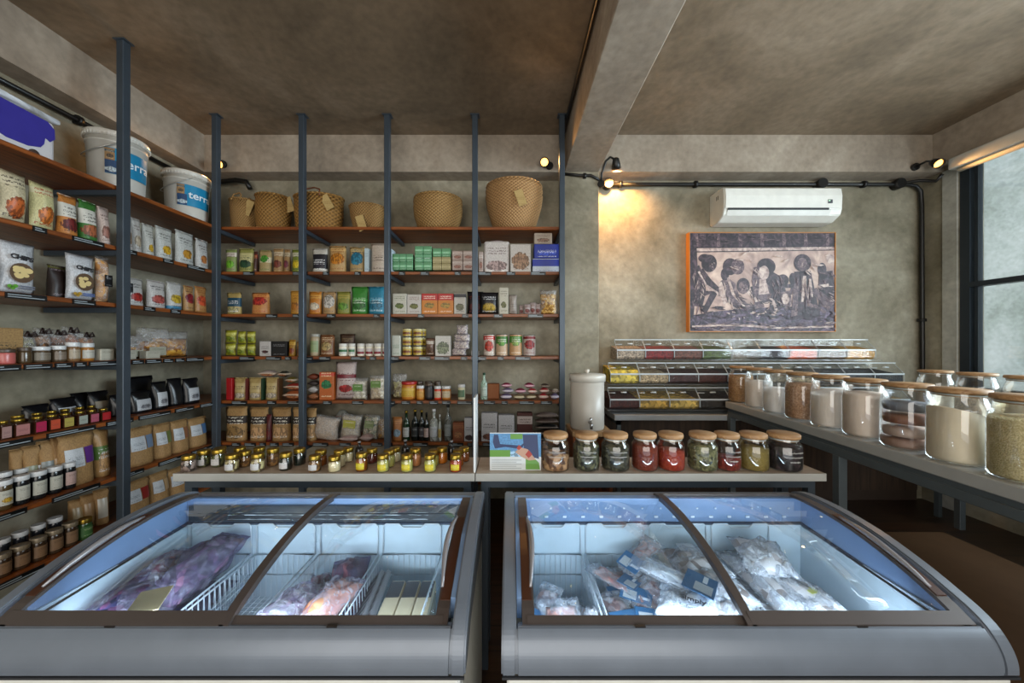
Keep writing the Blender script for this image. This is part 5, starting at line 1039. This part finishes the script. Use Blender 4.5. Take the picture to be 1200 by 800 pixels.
for a, b, c, n in sj:
    mid = (a+b)/2; sqjar(a, b, 494-.125*mid, f'small square honey jar with {n} label, front row, fifth left shelf', c)
for k, (a, b, c, n) in enumerate(sj[2:8]):
    mid = (a+b)/2; sqjar(a, b-1, 490-.135*mid, f'small unlabelled square jar standing behind the {n} labelled jar', None, .10)
bl = [(34, 66, 474, 'first black coffee bag with kraft window from the left', .16, 1), (66, 97, 466, 'black coffee bag with tilted white card in near bay', .15, 0), (90, 112, 460, 'black coffee bag behind with pink triangle', .2, 1), (110, 134, 458, 'black coffee bag with kraft strip left of the near post', .14, 1),
      (136, 156, 462, 'black coffee bag partly behind the near post', .05, 0), (147, 186, 441, 'tallest plain black bag standing at the back', .2, 1), (158, 183, 458, 'black bag with small white card, corner bay', .03, 0), (184, 201, 447, 'black bag with tall white illustrated label', .03, 0), (202, 219, 443, 'plain black bag with faint grey print', .05, 1), (220, 238, 443, 'black bag with white leaf label nearest the corner', .03, 0)]
for n, (a, b, yt, ds, o_, plain_) in enumerate(bl):
    put('pouch', 'L', 4, a, b, yt, ds, flat('101114', .3), .09, off=o_, rz=.05, label=(.15, .85, .12, .62, pm(('a89a84' if n in (0, 3) else 'c4c6ca'), None, '3a3a3e', '7a7a80' if n > 5 else None, (.5, .25))) if not plain_ or n in (0, 3) else None)
# sixth shelf: jars in front of kraft pouches
for k, (a, b) in enumerate([(0, 20), (21, 40), (41, 60), (61, 78), (79, 93)]):
    mid = (a+b)/2; put('jar', 'L', 5, a, b, 565-.27*mid, ('first', 'second', 'third', 'fourth', 'fifth, pink labelled')[k]+' white lidded dark jar from the left', flat('16181a' if k else '4a3a20', .2), lid=WLID, label=pm('c8c6b8' if k < 4 else 'c8a8a0', None, '4a4a44', 'c8a030' if k == 0 else None))
for k, (a, b) in enumerate([(2, 19), (22, 38), (41, 56), (60, 74)]):
    mid = (a+b)/2; put('jar', 'L', 5, a, b, 555-.22*mid, ('first', 'second', 'third', 'fourth')[k]+' white lidded jar in the rear row', flat('16181a', .2), lid=WLID, off=.11)
kp = [(22, 36, 526, 'grey'), (36, 55, 522, 'green'), (54, 74, 516, 'grey'), (70, 84, 512, 'tan')]
for k, (a, b, yt, w_) in enumerate(kp): put('pouch', 'L', 5, a, b, yt, ('kraft pouch with dark window, farthest left', 'kraft pouch with greenish window', 'kraft pouch with grey window', 'narrow kraft pouch edge')[k], KR, .09, off=.12-.02*k, rz=-.5, label=(.2, .8, .15, .6, flat(('4a4a44', '8a8c74', '7c8280', '9a7a50')[k], .3)))
put('pouch', 'L', 5, 77, 118, 508, 'wide kraft pouch with white card and purple strip', KR, .1, off=.02, label=(.1, .55, .36, .72, wl2), label2=(.58, .9, .4, .72, flat('5a2a7a', .4)))
put('pouch', 'L', 5, 117, 134, 502, 'kraft pouch with purple and green patches at the near post', pm('b18a58', '5a7a3a', 'd0d0d0', 'b89060', (.5, .14)), .09, off=.03)
def patch(r, w, h, u0, u1, v0, v1, c, d):
    bm = B(); t = d/2+.0052; box(bm, (u0-.5)*w, (u1-.5)*w, -t-.0006, -t, v0*h, v1*h); mk('label_strip', bm, flat(c, .4), r)
rk = [(155, 186, 500, 'kraft pouch with white card and grey blue strip', '6a7c94', 5), (186, 206, 496, 'kraft pouch with white card and olive strip', '66703a', 5), (206, 226, 492, 'kraft pouch with white card and brown strip', '8a5a3c', 5), (226, 247, 489, 'kraft pouch with white card and blue strip by the corner', '4a6a90', 5),
      (148, 182, 563, 'kraft pouch with white card and dark red strip', '8a2420', 6), (182, 203, 553, 'kraft pouch with folded white card', 'b09068', 6), (203, 226, 547, 'plain kraft pouch near the counter end', 'b09068', 6)]
for a, b, yt, ds, c, si in rk:
    put('pouch', 'L', si, a, b, yt, ds, KR, .09, off=.01, label=(.08, .54, .40, .76, wl2), label2=(.57, .86, .42, .76, flat(c, .4)))
# lowest shelf
for k, (a, b) in enumerate([(-22, -3), (-1, 19), (20, 41), (42, 60), (61, 79), (80, 96)]):
    mid = (a+b)/2; put('jar', 'L', 6, a, b, 652-.46*mid, ('first, cut off,', 'second', 'third', 'fourth', 'fifth', 'sixth')[k]+' brown labelled jar from the left', flat('3a2a1c', .2), lid=flat('8a7c66', .35, .3), label=pm('8a6a4c', None, '2a1c14'))
for k, (a, b) in enumerate([(0, 17), (20, 38), (42, 58), (62, 78)]):
    mid = (a+b)/2; put('jar', 'L', 6, a, b, 634-.40*mid, ('first', 'second', 'third', 'fourth')[k]+' pale lidded jar in the rear row', flat('22242a', .2), lid=WLID, off=.12)
put('jar', 'L', 6, 97, 113, 607, 'green jar with gold lid beside the kraft pouches', flat('2c4a24', .2), lid=M_gold, label=pm('3f6a34', None, 'c8d0a0'))
for k, (a, b, yt) in enumerate([(90, 105, 585), (104, 119, 579), (119, 134, 573)]): put('pouch', 'L', 6, a, b, yt, ('kraft pouch with brown window, left of three', 'kraft pouch with brown window, middle of three', 'kraft pouch with pale window next to the near post')[k], KR, .09, off=.16-.03*k, rz=-.45, label=(.2, .8, .2, .75, flat(('9a8460', 'a08058', 'b8b4a8')[k], .3)))
# ================================================================== jars on the narrow counters
def lidjar_small(px, yt, yb, lab, c, lc=None, w=.050, dark=False):
    h0 = 1.38-CTZ; Y = h0*F/(yb-CY); Y = min(max(Y, 1.452), 1.595); x = BX(px, Y); h = 1.38-(yt-CY)/F*Y-CTZ
    r = E('small_jar', lab, 'jar', (x, Y, CTZ+.0005), 0, 'small gold lidded jars on the narrow counter')
    Rr = w/2; hb = h-.016
    bm = B(); n = 8
    def ring(rad, z): return [bm.verts.new((rad*math.cos(2*PI*k/16), rad*math.sin(2*PI*k/16), z)) for k in range(16)]
    lathe(bm, [(0, 0), (Rr*.88, 0), (Rr, .005), (Rr, hb*.78), (Rr*.84, hb*.93), (Rr*.82, hb)], 16, caps=False); mk('glass', bm, M_glass, r)
    bm = B(); lathe(bm, [(0, .002), (Rr*.85, .002), (Rr*.965, .007), (Rr*.965, hb*.74), (Rr*.8, hb*.84), (0, hb*.84)], 16, caps=False); mk('contents', bm, c, r)
    bm = B(); lathe(bm, [(0, hb-.003), (Rr*.92, hb-.003), (Rr*.94, hb+.002), (Rr*.94, h-.003), (Rr*.9, h), (0, h-.001)], 18); mk('lid', bm, M_gold, r)
    if lc: mk('label', arc_label(Rr, hb*.18, hb*.62, .75), lc, r)
ylab = pm('d8c426', 'e8d84a', '4a3a10', None, (.55, .12)); wlab = pm('d4d4d4', None, '8a8a8a'); nuts = grainy('5a4a30', 'a89868', 'd0c490', 70); walnut = grainy('3a2c24', '7a6458', 'a8948a', 70)
green = grainy('2c3018', '6a6c3c', None, 70); honey = flat('8a4a14', .2); crm = flat('d2c6a0', .4); dark = flat('15201c', .2); brn = grainy('5a3a1c', '9a7038', None, 90); ora = flat('b86a14', .25); ltg = flat('b8b468', .3)
SJ = [(221, 533, 554, 'jar of brown walnuts, leftmost at the front', walnut, None), (239, 527, 546, 'jar of dark olives with round white label', green, wlab), (256, 526, 546, 'dark jar with low white label, front left', green, wlab), (272, 532, 554, 'jar of pale seeds with white label at left front', nuts, wlab),
  (287, 528, 546, 'honey brown jar behind the pale seeds', brn, None), (258, 524, 538, 'rear jar with gold lid behind the dark olives', brn, None), (281, 524, 538, 'rear brown jar, second in back row', brn, None), (302, 531, 553, 'jar of green olives with white label', nuts, wlab), (304, 524, 538, 'rear green jar behind the olives', green, None), (320, 525, 545, 'brown filled jar between olives and dark jar', brn, None),
  (335, 530, 550, 'dark jar with small white label', dark, wlab), (351, 525, 544, 'plain dark jar beside the second post', dark, None), (369, 533, 554, 'brown jar with small white label right of the post', brn, wlab), (376, 527, 545, 'rear honey jar behind the brown one', honey, None), (392, 534, 555, 'cream filled jar without label', crm, None), (398, 527, 546, 'cream jar second behind the front cream one', crm, None), (408, 524, 540, 'rear cream jar with gold lid', crm, None),
  (424, 530, 551, 'dark honey jar with yellow square label', honey, ylab), (436, 525, 542, 'rear dark red jar behind the dark honey jar', flat('5a1a14', .2), None), (449, 532, 554, 'cream jar with bright yellow label', ltg, ylab), (456, 527, 546, 'jar behind the first yellow labelled jar', ltg, None), (463, 524, 540, 'rear jar of pale spread by third post', crm, None),
  (477, 532, 554, 'light jar with yellow label right of third post', ltg, ylab), (487, 525, 545, 'rear jar of salmon coloured spread', flat('b87c4c', .3), None), (504, 532, 554, 'light jar with yellow label, second from right front', ltg, ylab), (508, 527, 545, 'light jar directly behind the second from right', ltg, ylab), (518, 524, 542, 'rear jar of orange honey', ora, None),
  (534, 532, 554, 'orange jar with yellow label, rightmost front', flat('a8401c', .25), ylab), (537, 527, 545, 'gold lidded jar behind the rightmost front jar', ora, None), (544, 524, 540, 'rear amber jar nearest the white divider', honey, None)]
for px, yt, yb, lab, c, lc in SJ: lidjar_small(px, yt, yb, lab, c, lc)
for k, (px, yt) in enumerate([(421, 523), (475, 521), (529, 522)]):
    Y = 1.597; r = E('small_bottle', ('squat black bottle behind the dark honey jar', 'dark bottle with grey cap behind the yellow labelled jars', 'dark bottle with rounded cap near the orange jar')[k], 'bottle', (BX(px, Y), Y, CTZ+.0005), 0, 'dark bottles on the narrow counter'); i_bottle(r, .036, 1.38-(yt-6-CY)/F*Y-CTZ, .036, flat('120f10', .15), lid=flat('6a6a6c', .3), label=None)
# large jars with wooden lids
def spice(a, b, lab, c, fill, yb=551, yt=507, label=False, w=None):
    Y = 1.485; x = BX((a+b)/2, Y); w = (BX(b, Y)-BX(a, Y))*.95; h = 1.38-(yt-CY)/F*Y-CTZ; Rr = w/2
    r = E('spice_jar', lab, 'jar', (x, Y, CTZ+.0005), 0, 'glass spice jars with wooden lids on the narrow counter')
    hb = h-.018
    bigjar(r, Rr, hb, h, c, fill, .8, label)
    return r
def bigjar(r, Rr, hb, h, c, fill, neck=.8, label=False, slope=0):
    pr = [(0, 0), (Rr*.9, 0), (Rr*.98, .006), (Rr, .015), (Rr, hb*.72), (Rr*.96, hb*.80), (Rr*neck, hb*.90), (Rr*neck, hb)]
    bm = B(); lathe(bm, pr, 28, caps=False); mk('glass', bm, M_glass, r)
    if fill:
        fz = hb*fill; pc = [(0, .004), (Rr*.88, .004), (Rr*.955, .012), (Rr*.965, .02), (Rr*.965, min(fz, hb*.72))]
        if fz > hb*.72: pc += [(Rr*(neck+.1), min(fz, hb*.82))]
        pc += [(Rr*.5, fz+.006), (0, fz+.01)]
        bm = B(); lathe(bm, pc, 26, caps=False)
        if slope:
            for v in bm.verts:
                if v.co.z > fz*.9: v.co.z += slope*v.co.x
        mk('contents', bm, c, r)
    bm = B(); lathe(bm, [(0, hb-.012), (Rr*(neck-.04), hb-.012), (Rr*(neck-.04), hb+.001), (Rr*(neck+.08), hb+.001), (Rr*(neck+.09), hb+.005), (Rr*(neck+.09), h-.004), (Rr*(neck+.06), h), (0, h)], 28); mk('wooden_lid', bm, M_lidwood, r)
    bm = B(); lathe(bm, [(Rr*(neck-.035), hb-.008), (Rr*(neck-.005), hb-.008), (Rr*(neck-.005), hb-.003)], 24, caps=False); mk('seal', bm, flat('c8ccc8', .3), r)
    if label:
        bm = B(); rr = Rr+.0007
        for j in range(3):
            pts = []
            for k in range(22): a = -PI/2+(-.62+k*.057)*(1 if j < 2 else .5); pts.append((rr*math.cos(a), rr*math.sin(a), hb*(.62-.14*j)+hb*.035*math.sin(k*2.3+j)*(.6+.4*math.sin(k*.9))))
            tube(bm, pts, .0009, 4)
        mk('handwriting', bm, flat('d8d8d4', .5), r)
tea = grainy('16160f', '3c3a28', '565440', 90)
SPJ = [(634, 668, 'glass jar half full of light brown flakes, first from left', grainy('5a3c28', 'a07850', 'c09a70', 60), .48, True), (671, 703, 'glass jar full of grey green dried leaves, second from left', grainy('1c1c14', '4a4a34', '6a6a4c', 80), .80, True), (704, 738, 'glass jar full of near black tea leaves with white writing', tea, .78, True), (740, 771, 'glass jar full of rust brown powder', grainy('642410', '803216', None, 200), .78, False),
  (770, 802, 'glass jar with sloping bright orange red spice', grainy('8a2410', 'a03a14', None, 120), .58, False), (806, 840, 'glass jar full of grey green dried herbs', grainy('3a3c28', '6c6c48', '8a8860', 90), .76, False), (836, 867, 'glass jar one third full of red spice', grainy('5a180c', '8c2c18', None, 100), .36, True), (866, 899, 'glass jar of khaki coloured powder', grainy('7a6a34', '94803f', None, 300), .66, False), (899, 937, 'glass jar of black beans, rightmost on the counter', grainy('0e0b0c', '2c2024', '3f3034', 60), .74, True)]
for a, b, lab, c, f_, lb in SPJ:
    Yo = 0; spice(a, b, lab, c, f_, label=lb)
# leaflet holder and divider
Y = 1.46; xa, xb = BX(574, Y), BX(634, Y); z1 = BZ(507, Y); w = xb-xa; h = z1-CTZ
r = E('leaflet_stand', 'printed card stand with blue photo and green panels beside the white divider', 'leaflet stand', ((xa+xb)/2, Y, CTZ+.0005), .0)
bm = B(); box(bm, -w/2, w/2, 0, .002, 0, h); prism(bm, [(.002, 0), (.045, 0), (.045, .002), (.004, .002)], -w/2, w/2); mk('holder', bm, flat('d0d4d4', .2), r)
bm = B(); lay = [0]
def fp(pts, mi):
    lay[0] += 1; y = -.0002-.00006*lay[0]; f = bm.faces.new([bm.verts.new((-w/2+u*w, y, v*h)) for u, v in pts]); f.material_index = mi; f.normal_update()
    if f.normal.y > 0: f.normal_flip()
fp([(.0, 0), (1, 0), (1, 1), (0, 1)], 0); fp([(.0, .36), (1, .36), (1, .98), (0, .98)], 1); fp([(.68, .4), (.96, .3), (.93, .95), (.64, .95)], 2); fp([(.08, .95), (.16, .95), (.2, .7), (.6, .66), (.7, .76), (.62, .56), (.3, .62), (.1, .58), (.06, .75)], 2)
fp([(.40, .83), (.64, .83), (.64, .97), (.40, .97)], 3); fp([(.0, .36), (.40, .36), (.40, .54), (0, .54)], 3); fp([(.70, .02), (.98, .02), (.96, .2), (.84, .36), (.70, .30)], 3); fp([(.5, .48), (.58, .62), (.74, .56), (.82, .42), (.9, .28), (.76, .26), (.62, .36)], 4); fp([(.52, .58), (.57, .68), (.62, .60), (.57, .54)], 5); fp([(.69, .42), (.76, .54), (.83, .42), (.76, .32)], 5)
for k in range(5): fp([(.04, .28-.055*k), (.62-.1*(k % 2), .28-.055*k), (.62-.1*(k % 2), .265-.055*k), (.04, .265-.055*k)], 6)
mk('printed_face', bm, [flat('c4c8c8', .4), pm('5a94c4', None, '2a4a7a', '9ac0dc', (.5, .3), lines=False), flat('1c2c54', .4), flat('5a8a34', .4), flat('b08a74', .4), flat('9c2c1c', .4), flat('8a9090', .4)], r)
bm = B(); box(bm, -.004, .004, -.055, .055, 0, BZ(466, 1.43)-CTZ, .001); q = mk('counter_divider', bm, flat('cfd2d2', .3), loc=(BX(556.5, 1.45), 1.485, CTZ+.0005)); tag(q, 'thin upright white divider board between the two narrow counters', 'divider')
# water filter crock on its stool
Y = 2.25; xa, xb = BX(668, Y), BX(708, Y); Rr = (xb-xa)/2; zb = BZ(501, Y); h = BZ(440, Y-Rr)-zb
r = E('water_container', 'tall white cylindrical container with lid and small tap beside the pillar', 'container', ((xa+xb)/2, Y, zb+.001))
bm = B(); lathe(bm, [(0, 0), (Rr*.94, 0), (Rr*.97, .01), (Rr*.97, h-.03), (0, h-.03)], 36); mk('container_body', bm, flat('bab5ac', .35), r)
bm = B(); lathe(bm, [(Rr*.97, h-.045), (Rr*1.04, h-.045), (Rr*1.06, h-.01), (Rr*1.02, h), (0, h+.006)], 36, caps=False); mk('lid', bm, flat('c6c2b8', .3), r)
bm = B(); lathe(bm, [(.008, h), (.008, h+.012), (.016, h+.018), (.014, h+.03), (0, h+.033)], 16); mk('lid_knob', bm, flat('cfc8bc', .3), r)
bm = B(); tube(bm, [(-.01, -Rr*.96, .06), (-.01, -Rr*.96-.05, .06), (-.01, -Rr*.96-.055, .03)], .009, 10); tube(bm, [(-.01, -Rr*.96-.035, .06), (-.01, -Rr*.96-.035, .095)], .006, 8); mk('tap', bm, flat('b8b8b8', .2, .9), r)
r = E('wooden_stand', 'low reddish wooden box stand under the white cylindrical container', 'stand', ((xa+xb)/2, Y, 0))
bm = B(); box(bm, -Rr*1.05, Rr*1.25, -Rr*1.05, Rr*1.1, zb-.03, zb, .003); mk('top', bm, M_lidwood, r)
for sx in (-Rr*1.0, Rr*1.02): bm = B(); box(bm, sx, sx+.02, -Rr, Rr*1.05, 0, zb-.03); mk('side_panel', bm, M_boardY, r)
bm = B(); box(bm, -Rr*.9, Rr*1.02, .02, .035, .05, zb-.08); mk('back_panel', bm, M_boardY, r)
# ================================================================== flour jars on the long table
fl = [(868, 'pale wooden brown bran', grainy('a07850', 'caa070', None, 160), .78), (889, 'white flour', flat('f0e6dc', .8), .7), (912, 'bright white flour with a hollow', flat('f6f2ee', .8), .6), (940, 'pinkish brown grain', grainy('ae8666', 'd4ae8e', None, 160), .80), (973, 'cream flour with white top', flat('eee4da', .8), .72), (1014, 'pale pinkish flour', flat('ecdccd', .8), .80), (1063, 'three layered bags', flat('b09080', .6), .12), (1124, 'cream flour heaped to one side', flat('f0e4cc', .8), .70), (1205, 'speckled yellowish flour', grainy('c8b888', 'e2d4a8', None, 220), .78)]
TJ = 0.084
for n, (px, ds, c, f_) in enumerate(fl):
    # centre along the table edge line
    s = math.tan(ang); kx = (px-CX)/F; d0 = .112
    Yc = (1.70+d0-2.70*s)/(kx-s); xc = kx*Yc
    r = E('flour_jar', f'large glass jar of {ds}, front row, {("farthest", "second", "third", "fourth", "fifth", "sixth", "seventh", "eighth", "nearest")[n]} from back' if 0 < n < 8 else f'large glass jar of {ds}, {"farthest from" if n == 0 else "nearest to"} the camera in the front row', 'jar', (xc, Yc, TZ+.0005), 0, 'large flour jars on the long table')
    bigjar(r, TJ, .262, .278, c, f_, .84, False, slope=(-.35 if n == 7 else (.2 if n == 4 else 0)))
    if n == 6:
        for k in range(3):
            bm = B(); lathe(bm, [(0, .05+.055*k), (TJ*.85, .05+.055*k), (TJ*.9, .065+.055*k), (TJ*.85, .085+.055*k), (0, .09+.055*k)], 20); mk('bag_inside', bm, flat(('c8b0a0', '8a5a44', '6a6a70')[k], .5), r)
for n in range(6):
    Yc = 2.25-.21*n; xc = 2.80-.012*n
    r = E('flour_jar', 'large dark wood lidded jar in the rear row by the window, '+('farthest', 'second', 'third', 'fourth', 'fifth', 'nearest')[n]+(' one' if n in (0, 5) else ' from the back'), 'jar', (xc, Yc, TZ+.0005), 0, 'large jars in the rear row of the long table')
    bigjar(r, TJ, .262, .278, (flat('b8a890', .8), grainy('6a5238', '9a7c58', None, 140))[n % 2], (.6, .5, .66, .45, .7, .55)[n], .84)
# ================================================================== frozen goods
FB = .478
clearf = filmy('frost_film', (.88, .86, .95), (.80, .80, .90, 1), .32, .1, 24)
purpf = filmy('berry_film', (.6, .54, .70), (.40, .38, .50, 1), .24, .1, 20)
silv = filmy('silver_film', (.86, .89, .93), (.74, .78, .83, 1), .46, .10, 34)
silvf = filmy('fish_film', (.9, .92, .95), (.76, .8, .86, 1), .26, .10, 30)
def fbag(xc, yc, z, w, l, d, rz, lab, m, film=None, tilt=0, group=None, cat='frozen bag', label=None, fillk=.9, fq=5):
    """a bag lying down, long axis along y"""
    r = E('frozen_bag', lab, cat, (xc, yc, z), rz, group or 'frozen bags in the freezers', rx=tilt)
    def lie(bm):
        for v in bm.verts: v.co = Vector((v.co.x, v.co.z-l/2, -v.co.y+d/2))
        bmesh.ops.recalc_face_normals(bm, faces=bm.faces[:]); return bm
    bm = pillow_bm(w*.92, l*fillk, d*.88, .018, seal=.03, nu=12, nv=14, fq=fq)
    for v in bm.verts: v.co.z += l*(1-fillk)/2
    mk('contents', lie(bm), m, r)
    if film: mk('film', lie(pillow_bm(w, l, d, .02, seal=.06, nu=14, nv=16, fq=7)), film, r)
    if label:
        for (x0, x1, y0, y1, lm) in label:
            bm = B(); box(bm, x0*w, x1*w, y0*l, y1*l, d*.5+d*.46, d*.5+d*.46+.001, .0003); mk('label', bm, lm, r)
    return r
berry = grainy('10122a', '2a2a4c', '5a3048', 60, .4, .9); berry2 = grainy('2c2038', '5c4866', '86607a', 55, .4, .9); mixb = grainy('4a2434', '8a5a64', '3a3a5c', 40, .5, .9); orng = grainy('c07048', 'e0a078', 'c88a7a', 40, .5, .9)
X0 = -1.068
fbag(X0+.0, 1.08, FB, .19, .32, .085, .1, 'large bag of deep blue frozen berries at the back of far left basket', berry, purpf)
fbag(X0-.03, 1.01, FB+.085, .15, .26, .12, -.15, 'large bag of dark purple frozen berries on top, front left', berry, purpf)
fbag(X0+.06, 1.13, FB+.12, .12, .26, .12, -.2, 'tall bag of reddish purple berries leaning at the basket side', berry2, purpf, .35)
fbag(X0-.045, 1.10, FB+.13, .11, .22, .09, .25, 'small crumpled bag of reddish berries on the left of the heap', mixb, clearf)
r = E('paper_label', 'cream paper label lying at the front of the dark berry bags', 'label', (X0+.085, .93, FB+.205), .4, rx=.15); bm = B(); box(bm, -.035, .035, -.04, .04, 0, .002); mk('paper', bm, flat('d0bc90', .6), r)
X0 = -.594
fbag(X0-.045, 1.14, FB, .10, .18, .13, .1, 'bag of dull purple frozen fruit standing at basket rear', mixb, clearf, .2)
fbag(X0-.045, .98, FB+.07, .13, .24, .11, -.35, 'pale violet bag of frozen berries at the front left', berry2, clearf, .1)
fbag(X0+.05, .99, FB+.07, .11, .27, .11, -.25, 'bag of orange and pink frozen fruit in front', orng, clearf, .15)
fbag(X0+.05, 1.15, FB+.04, .12, .20, .14, .3, 'bag of dark red frozen fruit at the right rear', mixb, purpf, .35)
pk = pm('a89c80', '2a2a2c', '1c1c1e', '3a3834', (.75, .2), (.2, .12, .4)); X0 = -.362
for k in range(3):
    r = E('vacuum_pack', ('flat black and beige vacuum pack, left of the lying row', 'flat black and beige vacuum pack, middle of the lying row', 'flat black and beige vacuum pack, right of the lying row')[k], 'vacuum pack', (X0+.01+.05*(k-.3), 1.04, FB+.088), .04, 'black and beige vacuum packs'); bm = B(); box(bm, -.024, .024, -.10, .10, 0, .03, .008, seg=2); mk('pack', bm, flat('bfb294', .3), r); bm = B(); box(bm, -.021, .021, .02, .09, .0302, .0312); mk('dark_label', bm, flat('2c2e34', .3), r)
for k in range(3):
    r = E('vacuum_pack', ('black and beige vacuum pack under the left one', 'black and beige vacuum pack under the middle one', 'black and beige vacuum pack under the right one')[k], 'vacuum pack', (X0+.01+.05*(k-.3), 1.04, FB), .04, 'black and beige vacuum packs'); bm = B(); box(bm, -.024, .024, -.10, .10, 0, .086, .008, seg=2); mk('pack', bm, flat('8f8770', .3), r)
for k in range(2):
    r = E('vacuum_pack', ('striped dark pack leaning on the left basket side, outer', 'striped dark pack leaning beside the lying row, inner')[k], 'vacuum pack', (X0-.078+.022*k, 1.07, FB+.09), .1, 'black and beige vacuum packs', ry=-.9); bm = B(); box(bm, -.035, .035, -.11, .11, 0, .02, .006, seg=2); mk('pack', bm, flat('6a6c70', .3), r); bm = B()
    for j in range(6): box(bm, -.032, .032, -.1+.034*j, -.085+.034*j, .0202, .0212)
    mk('stripe', bm, flat('23262c', .3), r)
fbag(-.83, .97, FB, .10, .2, .05, .2, 'faint whitish empty bag lying in the second basket', flat('b8ccd8', .4), clearf)
# right freezer
blue = pm('2c5f86', 'd4dde4', 'e0e8ec', None, (.5, .22)); wht = pm('cfd6da', None, '4a5058'); fish = grainy('8a5a58', 'b88a80', 'c8a8a0', 30, .4, .5); fish2 = grainy('6a5458', '9a807c', 'b8a8a8', 30, .4, .5); snow = grainy('c8d0d8', 'e4e8ec', None, 50, .5, .6)
def fpack(xc, yc, z, w, l, rz, lab, m=fish, rx=0, ry=0, lb=True, th=.03):
    r = E('fish_pack', lab, 'fish pack', (xc, yc, z), rz, 'clear fish packs with blue labels', rx=rx, ry=ry)
    def lie(bm):
        for v in bm.verts: v.co = Vector((v.co.x, v.co.z-l/2, -v.co.y+th/2))
        bmesh.ops.recalc_face_normals(bm, faces=bm.faces[:]); return bm
    mk('contents', lie(pillow_bm(w*.72, l*.7, th*.9, .010, seal=.02)), m, r)
    for v in r.children[0].data.vertices: v.co.y += l*.15-l*.0
    for v in r.children[0].data.vertices: v.co.y -= 0
    mk('film', lie(pillow_bm(w, l, th, .012, seal=.06)), silvf, r)
    if lb:
        bm = B(); box(bm, -w*.46, w*.46, -l*.48, -l*.14, th+.003, th+.0045, .0004); q = mk('blue_label', bm, flat('2f6690', .35), r)
        bm = B(); box(bm, -w*.36, w*.02, -l*.45, -l*.26, th+.0046, th+.0055); mk('white_panel', bm, wht, q)
        bm = B(); box(bm, w*.08, w*.4, -l*.38, -l*.33, th+.0046, th+.0052); mk('print_line', bm, flat('dfe6ec', .4), q)
X0 = .157
fbag(X0, 1.0, FB, .16, .24, .10, 0, 'clear frozen bag under the pink fillet pack', fish2, silv)
fpack(X0-.01, .95, FB+.11, .13, .15, .1, 'pink fish fillet pack in the nearly empty left basket', fish, rx=.3)
fpack(X0-.055, 1.03, FB+.10, .08, .15, -.6, 'blue labelled pack standing behind the pink fillet', fish2, rx=.4)
fbag(X0+.075, .96, FB+.03, .06, .18, .12, -.1, 'pale crumpled fish bag against the basket side', fish2, silv, .3)
X0 = .384; sp = [(-.05, 1.12, .20, .09, .17, .9, .1, .2, 'upper left'), (.03, 1.10, .19, .10, .16, -.5, .2, 0, 'upper middle'), (.07, 1.19, .24, .08, .18, -.9, .3, .1, 'topmost rear'), (-.06, 1.02, .17, .10, .16, .2, 0, 0, 'left middle'), (.03, 1.02, .18, .10, .15, -.2, .1, 0, 'centre'), (.0, .94, .17, .10, .15, .4, 0, .1, 'front centre'), (-.06, .92, .15, .09, .14, .7, 0, 0, 'front left'), (.08, 1.05, .20, .08, .15, .5, .2, -.3, 'right side'), (-.02, 1.16, .15, .11, .15, .1, .2, 0, 'low rear'), (.0, 1.07, .13, .13, .18, .2, 0, 0, 'buried middle')]
for k, (dx, y, dz, w_, l_, rz, rx, ry, nm) in enumerate(sp): fpack(X0+dx, y, FB+dz*.9-.06, w_, l_, rz, f'blue labelled fish pack, {nm} of the heap in second basket', (fish, fish2)[k % 2], rx, ry)
fpack(X0-.01, 1.02, FB+.02, .16, .3, 0, 'lowest wide fish pack under the heap in second basket', fish2)
fbag(.50, .955, FB+.135, .17, .16, .07, -.5, 'bright white crumpled bag with black script at the front', snow, silv)
text('lettering', 'Simply', .024, flat('1c2230', .5), bpy.data.objects[[o.name for o in bpy.data.objects if o.name.startswith('frozen_bag')][-1]], (.01, -.02, .071), (0, 0, 0), .0006, .0006)
fpack(.485, 1.03, FB+.19, .10, .24, .9, 'long pale blue and white striped pack lying across the divider', snow, .1)
X0 = .616
for k, (dx, y, dz, w_, l_, rz) in enumerate([(.0, 1.13, .16, .19, .16, 0), (.01, 1.04, .14, .19, .16, .1), (0, .95, .12, .19, .16, -.05), (.0, 1.08, .06, .18, .3, 0)]):
    q = fbag(X0+dx, y, FB+dz-.02, w_, l_, .08, rz, ('rear', 'middle', 'front', 'lowest')[k]+' silvery clear pack in the third basket of right freezer', grainy('7a706c', 'b4aca8', 'd8d8dc', 26, .3, .5), silv, label=[(-.25, .05, .05, .3, wht)] if k < 2 else None)
X0 = .848
for k, (dx, y, dz, w_, l_, rz, tl) in enumerate([(.0, 1.08, .02, .19, .32, .05, 0), (-.03, 1.09, .10, .13, .32, .15, .1), (.04, 1.02, .10, .13, .30, .25, 0), (-.01, 1.14, .16, .16, .16, -.2, .2)]):
    q = fbag(X0+dx, y, FB+dz, w_, l_, .08, rz, ('lowest', 'left upper', 'right upper', 'rear top')[k]+' long silvery frozen bag in the fourth basket of right freezer', grainy('8a8280', 'c0bcbc', 'e0e2e6', 22, .3, .6), silv, tl, label=[(-.12, .12, -.08, 0, flat('c8cc6a', .4))] if k == 2 else None)
# stickers on the right inner wall of the right freezer and left freezer
# duplicate labels: report
seen = {}
for o in bpy.data.objects:
    if o.parent is None and 'label' in o: seen.setdefault(o['label'], []).append(o.name)
for l, n in seen.items():
    if len(n) > 1: print('DUP', l, n)
    if not 4 <= len(l.split()) <= 16: print('LEN', len(l.split()), l)
